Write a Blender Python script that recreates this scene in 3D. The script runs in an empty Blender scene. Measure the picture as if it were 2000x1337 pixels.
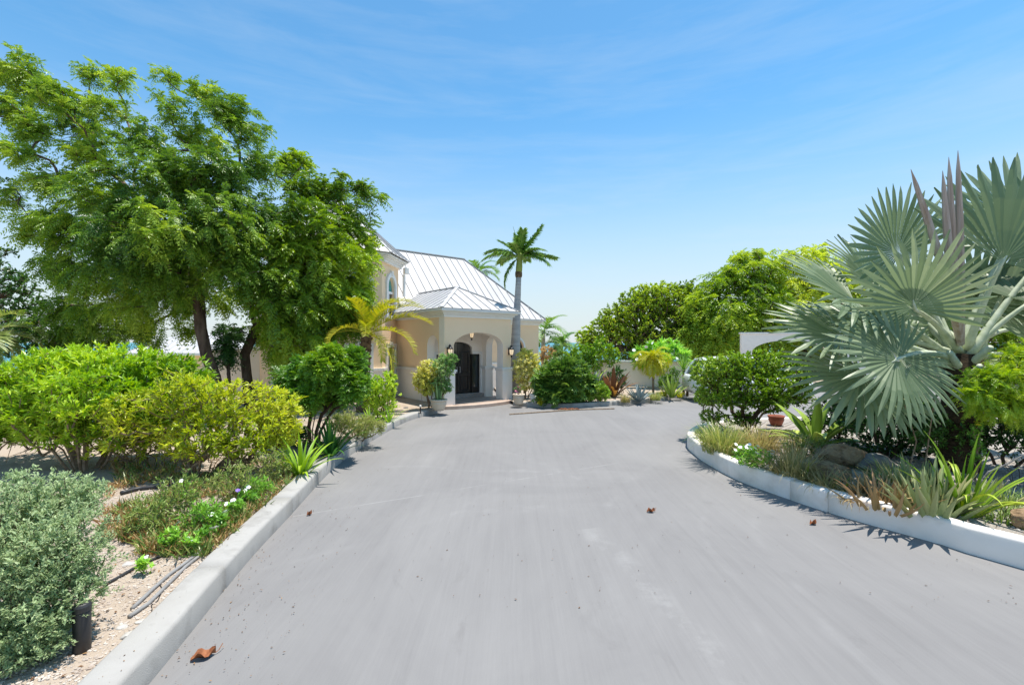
import bpy, math
import numpy as np
from mathutils import Vector, Matrix
from mathutils.geometry import tessellate_polygon

sc = bpy.context.scene
COL = sc.collection
R = math.radians
rng = np.random.default_rng(7)

# ------------------------------------------------------------------ camera, sky, sun, exposure
F = 900.0                       # focal length in pixels of the 2000 px wide photograph
CAMH = 2.3
HOR = 667.0
cam_d = bpy.data.cameras.new('camera')
cam_d.sensor_width = 36.0
cam_d.lens = 36.0 * F / 2000.0
cam_d.clip_end = 20000
cam = bpy.data.objects.new('camera', cam_d)
cam.location = (0, 0, CAMH)
cam.rotation_euler = (R(90), 0, 0)
COL.objects.link(cam)
sc.camera = cam

SUN_EL = R(79)
SUN_AZ = math.atan2(0.30, 0.95)            # angle of the sun's ground direction from +X towards +Y
world = bpy.data.worlds.new('World')
sc.world = world
world.use_nodes = True
wn, wl = world.node_tree.nodes, world.node_tree.links
wn.clear()
sky = wn.new('ShaderNodeTexSky')
sky.sky_type = 'NISHITA'
sky.sun_disc = False
sky.sun_elevation = SUN_EL
sky.sun_rotation = math.pi / 2 - SUN_AZ
sky.air_density = 1.0
sky.dust_density = 0.2
sky.ozone_density = 2.0
bg = wn.new('ShaderNodeBackground')
bg.inputs['Strength'].default_value = 0.15
wo = wn.new('ShaderNodeOutputWorld')
# thin streaky cirrus, low in the sky
tc = wn.new('ShaderNodeTexCoord')
sep = wn.new('ShaderNodeSeparateXYZ')
wl.new(tc.outputs['Generated'], sep.inputs[0])
mp = wn.new('ShaderNodeMapping')
mp.inputs['Scale'].default_value = (2.0, 2.0, 14.0)
mp.inputs['Rotation'].default_value = (0.05, 0.06, 0.4)
wl.new(tc.outputs['Generated'], mp.inputs[0])
nz = wn.new('ShaderNodeTexNoise')
nz.inputs['Scale'].default_value = 1.3
nz.inputs['Detail'].default_value = 10
nz.inputs['Roughness'].default_value = 0.62
nz.inputs['Distortion'].default_value = 0.3
wl.new(mp.outputs[0], nz.inputs['Vector'])
cr = wn.new('ShaderNodeValToRGB')
cr.color_ramp.elements[0].position = 0.44
cr.color_ramp.elements[0].color = (0, 0, 0, 1)
cr.color_ramp.elements[1].position = 0.85
cr.color_ramp.elements[1].color = (1, 1, 1, 1)
wl.new(nz.outputs[0], cr.inputs[0])
mr = wn.new('ShaderNodeMapRange')
mr.inputs['From Min'].default_value = 0.0
mr.inputs['From Max'].default_value = 0.42
mr.inputs['To Min'].default_value = 0.45
mr.inputs['To Max'].default_value = 0.24
wl.new(sep.outputs['Z'], mr.inputs['Value'])
mm = wn.new('ShaderNodeMath')
mm.operation = 'MULTIPLY'
wl.new(cr.outputs[0], mm.inputs[0])
wl.new(mr.outputs[0], mm.inputs[1])
tint = wn.new('ShaderNodeMix')                # clear tropical blue
tint.data_type = 'RGBA'
tint.blend_type = 'MULTIPLY'
tint.inputs['Factor'].default_value = 1.0
tint.inputs['B'].default_value = (0.46, 0.775, 0.83, 1)
wl.new(sky.outputs[0], tint.inputs['A'])
hz = wn.new('ShaderNodeMapRange')             # pale sea haze towards the horizon
hz.interpolation_type = 'SMOOTHSTEP'
hz.inputs['From Min'].default_value = -0.05
hz.inputs['From Max'].default_value = 0.46
hz.inputs['To Min'].default_value = 0.95
hz.inputs['To Max'].default_value = 0.0
wl.new(sep.outputs['Z'], hz.inputs['Value'])
mh = wn.new('ShaderNodeMix')
mh.data_type = 'RGBA'
mh.inputs['B'].default_value = (2.95, 3.02, 3.12, 1)
wl.new(hz.outputs[0], mh.inputs['Factor'])
wl.new(tint.outputs['Result'], mh.inputs['A'])
mx = wn.new('ShaderNodeMix')
mx.data_type = 'RGBA'
mx.inputs['B'].default_value = (2.9, 3.3, 3.6, 1)
wl.new(mm.outputs[0], mx.inputs['Factor'])
wl.new(mh.outputs['Result'], mx.inputs['A'])
wl.new(mx.outputs['Result'], bg.inputs['Color'])
wl.new(bg.outputs[0], wo.inputs[0])

sun_d = bpy.data.lights.new('sun', 'SUN')
sun_d.energy = 4.0
sun_d.angle = R(0.53)
sun_d.color = (1.0, 0.94, 0.86)
sun = bpy.data.objects.new('sun', sun_d)
sv = Vector((math.cos(SUN_EL) * math.cos(SUN_AZ), math.cos(SUN_EL) * math.sin(SUN_AZ), math.sin(SUN_EL)))
sun.rotation_euler = sv.to_track_quat('Z', 'Y').to_euler()
sun.location = (20, 5, 40)
COL.objects.link(sun)
sc.view_settings.view_transform = 'Standard'
sc.view_settings.look = 'None'
sc.view_settings.exposure = 0.8
sc.view_settings.gamma = 1.0
sc.view_settings.use_curve_mapping = False
sc.cycles.use_denoising = True
sc.cycles.use_adaptive_sampling = False
sc.cycles.max_bounces = 8
sc.cycles.diffuse_bounces = 4
sc.cycles.transmission_bounces = 6
sc.cycles.transparent_max_bounces = 8

# ------------------------------------------------------------------ placing helpers
def at(px, py, D):
    """point seen at a photo pixel, at depth D"""
    return np.array([(px - 1000.0) / F * D, D, CAMH - (py - HOR) / F * D])

def gnd(px, py, z=0.0):
    """point at height z seen at a photo pixel"""
    D = (CAMH - z) * F / (py - HOR)
    return np.array([(px - 1000.0) / F * D, D, z])

# ------------------------------------------------------------------ materials
def new_mat(name):
    m = bpy.data.materials.new(name)
    m.use_nodes = True
    n, l = m.node_tree.nodes, m.node_tree.links
    b = n['Principled BSDF']
    return m, n, l, b

def ramp(n, stops):
    c = n.new('ShaderNodeValToRGB')
    e = c.color_ramp.elements
    while len(e) < len(stops):
        e.new(0.5)
    for i, (p, col) in enumerate(stops):
        e[i].position = p
        e[i].color = (*col, 1)
    return c

def surf(name, c1, c2, scale=6.0, rough=0.8, bump=0.2, bscale=60.0, spec=0.3, stretch=None, detail=6, c3=None, metal=0.0, bdist=0.01):
    """two or three tone weathered surface with fine relief"""
    m, n, l, b = new_mat(name)
    t = n.new('ShaderNodeTexCoord')
    vec = t.outputs['Object']
    if stretch:
        mp_ = n.new('ShaderNodeMapping')
        mp_.inputs['Scale'].default_value = stretch
        l.new(vec, mp_.inputs[0])
        vec = mp_.outputs[0]
    a = n.new('ShaderNodeTexNoise')
    a.inputs['Scale'].default_value = scale
    a.inputs['Detail'].default_value = detail
    a.inputs['Roughness'].default_value = 0.6
    l.new(vec, a.inputs['Vector'])
    st = [(0.32, c1), (0.68, c2)] if c3 is None else [(0.3, c1), (0.5, c2), (0.7, c3)]
    c = ramp(n, st)
    l.new(a.outputs[0], c.inputs[0])
    l.new(c.outputs[0], b.inputs['Base Color'])
    b.inputs['Roughness'].default_value = rough
    b.inputs['Specular IOR Level'].default_value = spec
    b.inputs['Metallic'].default_value = metal
    if bump > 0:
        a2 = n.new('ShaderNodeTexNoise')
        a2.inputs['Scale'].default_value = bscale
        a2.inputs['Detail'].default_value = 4
        l.new(vec, a2.inputs['Vector'])
        bp = n.new('ShaderNodeBump')
        bp.inputs['Strength'].default_value = bump
        bp.inputs['Distance'].default_value = bdist
        l.new(a2.outputs[0], bp.inputs['Height'])
        l.new(bp.outputs[0], b.inputs['Normal'])
    return m

def leafmat(name, c1, c2, c3, trans=0.35, rough=0.40, spec=0.5, tcol=None):
    """leaf: colour varies from leaf to leaf, some light passes through"""
    m, n, l, b = new_mat(name)
    at_ = n.new('ShaderNodeAttribute')
    at_.attribute_name = 'var'
    oi = n.new('ShaderNodeObjectInfo')
    ad = n.new('ShaderNodeMath')
    ad.operation = 'MULTIPLY_ADD'
    ad.inputs[1].default_value = 0.22
    l.new(oi.outputs['Random'], ad.inputs[0])
    l.new(at_.outputs['Fac'], ad.inputs[2])
    sb = n.new('ShaderNodeMath')
    sb.operation = 'SUBTRACT'
    sb.inputs[1].default_value = 0.11
    l.new(ad.outputs[0], sb.inputs[0])
    c = ramp(n, [(0.05, c1), (0.5, c2), (0.95, c3)])
    l.new(sb.outputs[0], c.inputs[0])
    l.new(c.outputs[0], b.inputs['Base Color'])
    b.inputs['Roughness'].default_value = rough
    b.inputs['Specular IOR Level'].default_value = spec
    tr = n.new('ShaderNodeBsdfTranslucent')
    hs = n.new('ShaderNodeHueSaturation')
    hs.inputs['Hue'].default_value = 0.485
    hs.inputs['Saturation'].default_value = 1.1
    hs.inputs['Value'].default_value = 1.25
    l.new(c.outputs[0], hs.inputs['Color'])
    l.new(hs.outputs[0], tr.inputs['Color'])
    ms = n.new('ShaderNodeMixShader')
    ms.inputs[0].default_value = trans
    l.new(b.outputs[0], ms.inputs[1])
    l.new(tr.outputs[0], ms.inputs[2])
    l.new(ms.outputs[0], n['Material Output'].inputs['Surface'])
    return m

def plain(name, col, rough=0.5, metal=0.0, spec=0.5):
    return surf(name, tuple(x * 0.9 for x in col), tuple(min(1, x * 1.08) for x in col), 9.0, rough, 0.06, 90.0, spec, metal=metal)

M = {}
M['stucco'] = surf('stucco', (0.89, 0.665, 0.44), (0.92, 0.70, 0.475), 0.9, 0.92, 0.25, 160, 0.15)
M['white_wall'] = surf('white_wall', (0.86, 0.795, 0.72), (0.90, 0.84, 0.77), 1.6, 0.9, 0.2, 150, 0.2)
M['white_trim'] = surf('white_trim', (0.76, 0.75, 0.72), (0.82, 0.81, 0.78), 4.0, 0.6, 0.05, 120, 0.3)
M['roof'] = surf('roof_metal', (0.45, 0.445, 0.44), (0.53, 0.52, 0.51), 0.7, 0.5, 0.04, 30, 0.4)
M['seam'] = plain('roof_seam', (0.46, 0.465, 0.475), 0.4)
M['black'] = plain('black_paint', (0.012, 0.012, 0.013), 0.35)
M['black_plastic'] = plain('black_plastic', (0.025, 0.025, 0.027), 0.5)
M['kerb'] = surf('kerb_concrete', (0.25, 0.238, 0.22), (0.37, 0.358, 0.335), 2.4, 0.9, 0.6, 130, 0.2, c3=(0.335, 0.322, 0.30), bdist=0.004, detail=9)
M['kerbpaint'] = surf('painted_kerb', (0.72, 0.65, 0.57), (0.88, 0.81, 0.735), 2.2, 0.85, 0.45, 120, 0.2, bdist=0.004, c3=(0.85, 0.78, 0.70), detail=9)
M['sand'] = surf('sandy_ground', (0.30, 0.235, 0.175), (0.42, 0.35, 0.28), 1.4, 0.95, 1.0, 45, 0.1, c3=(0.37, 0.30, 0.23), bdist=0.02)
M['whitegravel'] = surf('white_gravel_ground', (0.28, 0.24, 0.20), (0.42, 0.39, 0.35), 3.0, 0.95, 1.0, 60, 0.1, bdist=0.02)
M['terrain'] = surf('coastal_terrain', (0.20, 0.20, 0.09), (0.45, 0.38, 0.26), 0.15, 0.95, 0.6, 6, 0.1, bdist=0.1)
M['pebble'] = surf('pebble', (0.34, 0.275, 0.225), (0.60, 0.545, 0.48), 9.0, 0.9, 0.3, 90, 0.2)
M['wpebble'] = surf('white_pebble', (0.36, 0.33, 0.29), (0.58, 0.56, 0.52), 9.0, 0.9, 0.3, 90, 0.2)
M['rock'] = surf('boulder_stone', (0.09, 0.055, 0.032), (0.36, 0.25, 0.15), 5.0, 0.95, 1.0, 16, 0.1, c3=(0.22, 0.14, 0.08), bdist=0.06, detail=9)
M['greyrock'] = surf('grey_stone', (0.10, 0.095, 0.09), (0.28, 0.27, 0.25), 6.0, 0.95, 0.8, 20, 0.15, bdist=0.03)
M['bark'] = surf('bark', (0.055, 0.038, 0.028), (0.17, 0.125, 0.095), 7.0, 0.95, 0.9, 22, 0.1, stretch=(1, 1, 0.25), bdist=0.03)
M['twig'] = surf('twig_wood', (0.16, 0.105, 0.065), (0.34, 0.26, 0.18), 12, 0.9, 0.3, 60, 0.1)
M['darktwig'] = surf('dark_stem', (0.05, 0.035, 0.025), (0.12, 0.085, 0.06), 12, 0.9, 0.4, 50, 0.1)
M['palmtrunk'] = surf('palm_trunk', (0.36, 0.34, 0.335), (0.54, 0.52, 0.505), 3.0, 0.9, 0.6, 20, 0.15, stretch=(0.5, 0.5, 5), bdist=0.02)
M['datetrunk'] = surf('rough_palm_bark', (0.07, 0.045, 0.028), (0.22, 0.15, 0.09), 9.0, 0.95, 1.0, 14, 0.1, bdist=0.04)
M['fibre'] = surf('palm_fibre', (0.03, 0.022, 0.016), (0.10, 0.07, 0.045), 10.0, 0.95, 1.0, 30, 0.1, stretch=(1, 1, 3), bdist=0.03)
M['crownshaft'] = surf('crownshaft_green', (0.20, 0.28, 0.06), (0.34, 0.38, 0.10), 2.0, 0.5, 0.1, 20, 0.3, stretch=(4, 4, 0.4))
M['petiole'] = surf('palm_petiole', (0.36, 0.42, 0.26), (0.56, 0.60, 0.46), 3.0, 0.55, 0.2, 25, 0.35, stretch=(3, 3, 0.6))
M['spear'] = surf('dry_spear', (0.30, 0.21, 0.16), (0.52, 0.45, 0.40), 3.0, 0.8, 0.4, 25, 0.2, stretch=(5, 5, 0.3))
M['terracotta'] = surf('terracotta', (0.26, 0.075, 0.045), (0.36, 0.12, 0.075), 4.0, 0.8, 0.2, 60, 0.2)
M['potbeige'] = surf('beige_pot', (0.58, 0.47, 0.35), (0.70, 0.60, 0.47), 3.0, 0.75, 0.2, 60, 0.25)
M['potwhite'] = surf('white_pot', (0.66, 0.64, 0.60), (0.78, 0.76, 0.72), 3.0, 0.7, 0.2, 60, 0.25)
M['soil'] = surf('potting_soil', (0.03, 0.02, 0.014), (0.08, 0.055, 0.04), 20, 0.95, 0.8, 80, 0.1)
M['pvc'] = surf('grey_pvc', (0.20, 0.195, 0.19), (0.30, 0.295, 0.285), 5.0, 0.7, 0.2, 60, 0.3)
M['porchtile'] = surf('porch_tile', (0.30, 0.235, 0.19), (0.40, 0.32, 0.265), 2.5, 0.55, 0.12, 50, 0.35)
M['porchedge'] = surf('porch_edge', (0.42, 0.31, 0.25), (0.55, 0.43, 0.35), 3.0, 0.7, 0.3, 50, 0.25)
M['dryleaf'] = surf('dry_leaf', (0.20, 0.07, 0.03), (0.36, 0.15, 0.07), 30, 0.8, 0.3, 80, 0.2)
M['litter'] = leafmat('leaf_litter', (0.05, 0.03, 0.02), (0.17, 0.09, 0.045), (0.36, 0.22, 0.11), 0.1, 0.9, 0.1)
M['petal'] = plain('white_petal', (0.86, 0.86, 0.84), 0.7)
M['purple'] = plain('purple_petal', (0.28, 0.16, 0.62), 0.7)
M['pink'] = plain('pink_petal', (0.75, 0.22, 0.30), 0.7)
M['yellow'] = plain('yellow_petal', (0.80, 0.62, 0.04), 0.7)

# glass that mirrors the garden
def glassy(name, col, rough=0.04):
    m, n, l, b = new_mat(name)
    b.inputs['Base Color'].default_value = (*col, 1)
    b.inputs['Roughness'].default_value = rough
    b.inputs['Specular IOR Level'].default_value = 0.9
    return m
M['glass'] = glassy('window_glass', (0.02, 0.035, 0.04))
M['tealglass'] = glassy('teal_window_glass', (0.03, 0.28, 0.27), 0.08)
M['blackdoor'] = glassy('black_door', (0.008, 0.008, 0.009), 0.18)
M['carpaint'] = glassy('white_car_paint', (0.75, 0.76, 0.77), 0.2)

def bulbmat():
    m, n, l, b = new_mat('frosted_lamp')
    b.inputs['Base Color'].default_value = (0.85, 0.68, 0.5, 1)
    b.inputs['Emission Color'].default_value = (1.0, 0.75, 0.45, 1)
    b.inputs['Emission Strength'].default_value = 0.35
    b.inputs['Roughness'].default_value = 0.4
    return m
M['lampglass'] = bulbmat()

# broom-finished concrete of the drive
def drivemat():
    m, n, l, b = new_mat('broomed_concrete')
    t = n.new('ShaderNodeTexCoord')
    def noise(scale, st, detail=5, rough=0.6, dist=0.0, rot=0.0):
        mp_ = n.new('ShaderNodeMapping')
        mp_.inputs['Scale'].default_value = st
        mp_.inputs['Rotation'].default_value = (0, 0, rot)
        l.new(t.outputs['Object'], mp_.inputs[0])
        a = n.new('ShaderNodeTexNoise')
        a.inputs['Scale'].default_value = scale
        a.inputs['Detail'].default_value = detail
        a.inputs['Roughness'].default_value = rough
        a.inputs['Distortion'].default_value = dist
        l.new(mp_.outputs[0], a.inputs['Vector'])
        return a.outputs[0]
    def math_(op, a, b_=None, c=None):
        x = n.new('ShaderNodeMath')
        x.operation = op
        for i, v in enumerate((a, b_, c)):
            if v is None:
                continue
            if isinstance(v, (int, float)):
                x.inputs[i].default_value = v
            else:
                l.new(v, x.inputs[i])
        return x.outputs[0]
    big = noise(0.42, (1.0, 0.8, 1), 5, 0.62, 0.9)
    streak = noise(5.5, (1.6, 0.045, 1), 5, 0.65, 0.35, R(3))
    fine = noise(34, (1.5, 0.05, 1), 3, 0.6, 0.2, R(3))
    grain = noise(220, (1, 1, 1), 3, 0.6)
    v = math_('MULTIPLY_ADD', big, 1.0, -0.62)
    v = math_('MULTIPLY_ADD', streak, 0.42, v)
    v = math_('MULTIPLY_ADD', fine, 0.24, v)
    v = math_('MULTIPLY_ADD', grain, 0.60, v)
    c = ramp(n, [(0.05, (0.146, 0.141, 0.138)), (0.36, (0.196, 0.190, 0.186)), (0.85, (0.246, 0.239, 0.232))])
    l.new(v, c.inputs[0])
    # saw-cut joint and pale scrape marks (worn lines on the slab)
    s = n.new('ShaderNodeSeparateXYZ')
    l.new(t.outputs['Object'], s.inputs[0])
    X, Y = s.outputs['X'], s.outputs['Y']
    def line(ax, ay, bx, by, w, soft, amp, brk):
        dx, dy = bx - ax, by - ay
        L = math.hypot(dx, dy)
        dx, dy = dx / L, dy / L
        d = math_('MULTIPLY', X, -dy)
        d = math_('MULTIPLY_ADD', Y, dx, d)
        d = math_('ADD', d, ax * dy - ay * dx)
        wob = noise(0.8, (1, 1, 1), 2)
        d = math_('MULTIPLY_ADD', wob, soft * 3.0, d)
        d = math_('SUBTRACT', d, soft * 1.5)
        d = math_('ABSOLUTE', d)
        d = math_('DIVIDE', d, w)
        d = math_('SUBTRACT', 1.0, d)
        d = math_('MAXIMUM', d, 0.0)
        u = math_('MULTIPLY', X, dx)
        u = math_('MULTIPLY_ADD', Y, dy, u)
        u = math_('SUBTRACT', u, ax * dx + ay * dy)
        inside = math_('MULTIPLY', math_('GREATER_THAN', u, 0.0), math_('LESS_THAN', u, L))
        k = math_('MINIMUM', math_('MAXIMUM', math_('MULTIPLY', math_('SUBTRACT', noise(2.6, (1, 1, 1), 7, 0.75), brk), 7.0), 0.0), 1.0)
        d = math_('MULTIPLY', d, inside)
        return math_('MULTIPLY', math_('MULTIPLY', d, k), amp)
    marks = line(-2.9, 6.1, 2.2, 8.9, 0.016, 0.02, 0.55, 0.42)
    marks = math_('ADD', marks, line(-2.6, 8.6, 2.4, 8.0, 0.10, 0.25, 0.16, 0.46))
    marks = math_('ADD', marks, line(-0.9, 6.2, 1.6, 6.6, 0.14, 0.25, 0.13, 0.46))
    patch = line(0.95, 5.7, 1.65, 2.9, 0.20, 0.2, 0.26, 0.46)
    marks = math_('ADD', marks, patch)
    marks = math_('ADD', marks, line(0.1, 9.6, 1.3, 7.5, 0.12, 0.25, 0.14, 0.48))
    def arc(cx, cy, rad, w, amp, brk):
        dx = math_('SUBTRACT', X, cx); dy = math_('SUBTRACT', Y, cy)
        d = math_('SQRT', math_('ADD', math_('MULTIPLY', dx, dx), math_('MULTIPLY', dy, dy)))
        d = math_('MULTIPLY_ADD', noise(0.5, (1, 1, 1), 2), 0.5, d)
        d = math_('ABSOLUTE', math_('SUBTRACT', d, rad + 0.25))
        d = math_('MAXIMUM', math_('SUBTRACT', 1.0, math_('DIVIDE', d, w)), 0.0)
        k = math_('MINIMUM', math_('MAXIMUM', math_('MULTIPLY', math_('SUBTRACT', noise(1.3, (1, 1, 1), 6, 0.7), brk), 5.0), 0.0), 1.0)
        return math_('MULTIPLY', math_('MULTIPLY', d, k), amp)
    for a_ in ((9.5, 3.5, 6.9, .10, .13, .44), (9.5, 3.5, 7.5, .06, .12, .46), (9.5, 3.5, 8.6, .12, .12, .45), (2.0, 17.5, 8.2, .08, .13, .45), (2.0, 17.5, 9.1, .05, .10, .46), (-6.0, 10.0, 6.4, .09, .10, .46)):
        marks = math_('ADD', marks, arc(*a_))
    mixc = n.new('ShaderNodeMix')
    mixc.data_type = 'RGBA'
    mixc.inputs['B'].default_value = (0.36, 0.355, 0.345, 1)
    l.new(marks, mixc.inputs['Factor'])
    l.new(c.outputs[0], mixc.inputs['A'])
    # dark scuffs
    sc_ = noise(1.7, (1.0, 0.5, 1), 6, 0.7, 1.0)
    scr = ramp(n, [(0.60, (0, 0, 0)), (0.80, (0.34, 0.34, 0.34))])
    l.new(sc_, scr.inputs[0])
    mixd = n.new('ShaderNodeMix')
    mixd.data_type = 'RGBA'
    mixd.inputs['B'].default_value = (0.11, 0.104, 0.101, 1)
    l.new(scr.outputs[0], mixd.inputs['Factor'])
    l.new(mixc.outputs['Result'], mixd.inputs['A'])
    l.new(mixd.outputs['Result'], b.inputs['Base Color'])
    b.inputs['Roughness'].default_value = 0.85
    b.inputs['Specular IOR Level'].default_value = 0.2
    bp = n.new('ShaderNodeBump')
    bp.inputs['Strength'].default_value = 0.35
    bp.inputs['Distance'].default_value = 0.004
    hh = math_('MULTIPLY_ADD', fine, 0.6, grain)
    l.new(hh, bp.inputs['Height'])
    l.new(bp.outputs[0], b.inputs['Normal'])
    return m
M['drive'] = drivemat()

def seamat():
    m, n, l, b = new_mat('turquoise_sea')
    t = n.new('ShaderNodeTexCoord')
    a = n.new('ShaderNodeTexNoise')
    a.inputs['Scale'].default_value = 0.006
    l.new(t.outputs['Object'], a.inputs['Vector'])
    c = ramp(n, [(0.3, (0.015, 0.17, 0.23)), (0.7, (0.03, 0.25, 0.29))])
    l.new(a.outputs[0], c.inputs[0])
    l.new(c.outputs[0], b.inputs['Base Color'])
    b.inputs['Roughness'].default_value = 0.35
    w = n.new('ShaderNodeTexNoise')
    w.inputs['Scale'].default_value = 0.8
    l.new(t.outputs['Object'], w.inputs['Vector'])
    bp = n.new('ShaderNodeBump')
    bp.inputs['Strength'].default_value = 0.4
    l.new(w.outputs[0], bp.inputs['Height'])
    l.new(bp.outputs[0], b.inputs['Normal'])
    return m
M['sea'] = seamat()

# leaf colours
LM = {}
LM['neem'] = leafmat('pinnate_leaf', (0.05, 0.14, 0.025), (0.2, 0.36, 0.04), (0.5, 0.64, 0.08), 0.4)
LM['neemlight'] = leafmat('pinnate_leaf_light', (0.08, 0.19, 0.02), (0.3, 0.47, 0.04), (0.6, 0.7, 0.09), 0.4)
LM['bright'] = leafmat('bright_green_leaf', (0.08, 0.21, 0.015), (0.34, 0.56, 0.03), (0.64, 0.78, 0.1), 0.32)
LM['yellowgreen'] = leafmat('yellow_green_leaf', (0.17, 0.28, 0.02), (0.5, 0.6, 0.04), (0.78, 0.78, 0.12), 0.34)
LM['sage'] = leafmat('sage_leaf', (0.22, 0.33, 0.16), (0.46, 0.57, 0.31), (0.70, 0.76, 0.50), 0.34, 0.7, 0.15)
LM['mid'] = leafmat('mid_green_leaf', (0.055, 0.17, 0.02), (0.16, 0.34, 0.03), (0.38, 0.54, 0.05), 0.34)
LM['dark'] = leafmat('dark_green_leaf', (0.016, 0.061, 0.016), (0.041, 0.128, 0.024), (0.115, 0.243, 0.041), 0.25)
LM['hedge'] = leafmat('hedge_leaf', (0.05, 0.13, 0.012), (0.22, 0.4, 0.03), (0.52, 0.66, 0.12), 0.3, 0.35, 0.45)
LM['dome'] = leafmat('seaside_leaf', (0.09, 0.18, 0.02), (0.28, 0.44, 0.04), (0.54, 0.66, 0.07), 0.36)
LM['croton'] = leafmat('croton_leaf', (0.4, 0.46, 0.06), (0.8, 0.78, 0.2), (0.9, 0.88, 0.48), 0.34)
LM['varieg'] = leafmat('variegated_leaf', (0.078, 0.217, 0.046), (0.264, 0.449, 0.139), (0.651, 0.775, 0.372), 0.3)
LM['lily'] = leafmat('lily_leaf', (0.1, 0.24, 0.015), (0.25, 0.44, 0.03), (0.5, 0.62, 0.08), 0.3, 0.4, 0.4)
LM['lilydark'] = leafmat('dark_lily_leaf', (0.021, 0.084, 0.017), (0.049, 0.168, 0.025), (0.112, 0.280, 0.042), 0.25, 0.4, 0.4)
LM['palm'] = leafmat('palm_leaflet', (0.046, 0.139, 0.023), (0.124, 0.279, 0.039), (0.310, 0.465, 0.093), 0.3, 0.4, 0.4)
LM['goldpalm'] = leafmat('golden_palm_leaflet', (0.12, 0.2, 0.015), (0.3, 0.36, 0.03), (0.62, 0.54, 0.05), 0.34, 0.45, 0.35)
LM['areca'] = leafmat('yellow_palm_leaflet', (0.2, 0.26, 0.015), (0.42, 0.46, 0.025), (0.64, 0.6, 0.05), 0.36)
LM['bismarck'] = leafmat('silver_fan_leaf', (0.1, 0.16, 0.075), (0.2, 0.275, 0.145), (0.38, 0.45, 0.26), 0.36, 0.42, 0.45)
LM['drygrass'] = leafmat('dry_grass_blade', (0.209, 0.237, 0.057), (0.418, 0.361, 0.142), (0.589, 0.456, 0.228), 0.3)
LM['grass'] = leafmat('green_grass_blade', (0.17, 0.25, 0.05), (0.36, 0.4, 0.11), (0.6, 0.5, 0.24), 0.3)
LM['aloe'] = leafmat('aloe_leaf', (0.200, 0.280, 0.120), (0.340, 0.400, 0.170), (0.520, 0.460, 0.220), 0.08, 0.5, 0.35)
LM['aloedry'] = leafmat('reddish_aloe_leaf', (0.285, 0.228, 0.095), (0.437, 0.304, 0.142), (0.532, 0.323, 0.171), 0.08, 0.6, 0.25)
LM['agave'] = leafmat('blue_agave_leaf', (0.140, 0.190, 0.190), (0.240, 0.300, 0.300), (0.360, 0.420, 0.420), 0.05, 0.55, 0.3)
LM['broad'] = leafmat('broad_strap_leaf', (0.186, 0.295, 0.046), (0.341, 0.480, 0.078), (0.589, 0.682, 0.155), 0.2, 0.42, 0.4)
LM['bromeliad'] = leafmat('bronze_strap_leaf', (0.07, 0.032, 0.016), (0.15, 0.07, 0.03), (0.34, 0.2, 0.05), 0.2, 0.45, 0.4)
LM['frangi'] = leafmat('frangipani_leaf', (0.109, 0.310, 0.031), (0.264, 0.558, 0.062), (0.558, 0.837, 0.186), 0.35)
LM['snake'] = leafmat('snake_plant_leaf', (0.093, 0.217, 0.078), (0.217, 0.388, 0.139), (0.465, 0.589, 0.217), 0.08)
LM['acacia'] = leafmat('feathery_leaf', (0.1, 0.24, 0.02), (0.3, 0.48, 0.03), (0.56, 0.66, 0.06), 0.36)
LM['peri'] = leafmat('groundcover_leaf', (0.093, 0.248, 0.031), (0.232, 0.480, 0.062), (0.434, 0.713, 0.109), 0.3)
LM['weed'] = leafmat('weed_leaf', (0.078, 0.171, 0.031), (0.202, 0.310, 0.070), (0.465, 0.496, 0.155), 0.3)
LM['dried'] = leafmat('dried_leaf', (0.315, 0.162, 0.054), (0.495, 0.342, 0.135), (0.648, 0.540, 0.270), 0.3)
LM['deep'] = leafmat('deep_green_leaf', (0.03, 0.09, 0.015), (0.09, 0.21, 0.03), (0.27, 0.42, 0.07), 0.28)

# ------------------------------------------------------------------ mesh helpers
def mesh_np(name, verts, faces, var=None, smooth=False):
    """verts (N,3); faces: list of (M,k) index arrays"""
    me = bpy.data.meshes.new(name)
    verts = np.asarray(verts, np.float32)
    faces = [np.asarray(f, np.int32) for f in faces if len(f)]
    me.vertices.add(len(verts))
    me.vertices.foreach_set('co', verts.ravel())
    nl = sum(f.size for f in faces)
    npoly = sum(len(f) for f in faces)
    me.loops.add(nl)
    me.polygons.add(npoly)
    me.loops.foreach_set('vertex_index', np.concatenate([f.ravel() for f in faces]))
    tot = np.concatenate([np.full(len(f), f.shape[1], np.int32) for f in faces])
    st = np.concatenate([[0], np.cumsum(tot)[:-1]]).astype(np.int32)
    me.polygons.foreach_set('loop_start', st)
    me.polygons.foreach_set('use_smooth', np.full(npoly, smooth))
    if var is not None:
        a = me.attributes.new('var', 'FLOAT', 'POINT')
        a.data.foreach_set('value', np.asarray(var, np.float32))
    me.update(calc_edges=True)
    return me

def obj(name, me, mat=None, parent=None):
    o = bpy.data.objects.new(name, me)
    if mat is not None and me is not None and not me.materials:
        me.materials.append(mat)
    COL.objects.link(o)
    if parent is not None:
        o.parent = parent
    return o

def tag(o, label=None, cat=None, group=None, kind=None):
    if label: o['label'] = label
    if cat: o['category'] = cat
    if group: o['group'] = group
    if kind: o['kind'] = kind
    return o

def thing(name, label, cat, loc=(0, 0, 0), rz=0.0, group=None):
    o = bpy.data.objects.new(name, None)
    o.empty_display_size = 0.2
    COL.objects.link(o)
    o.location = loc
    o.rotation_euler = (0, 0, rz)
    return tag(o, label, cat, group)

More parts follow.
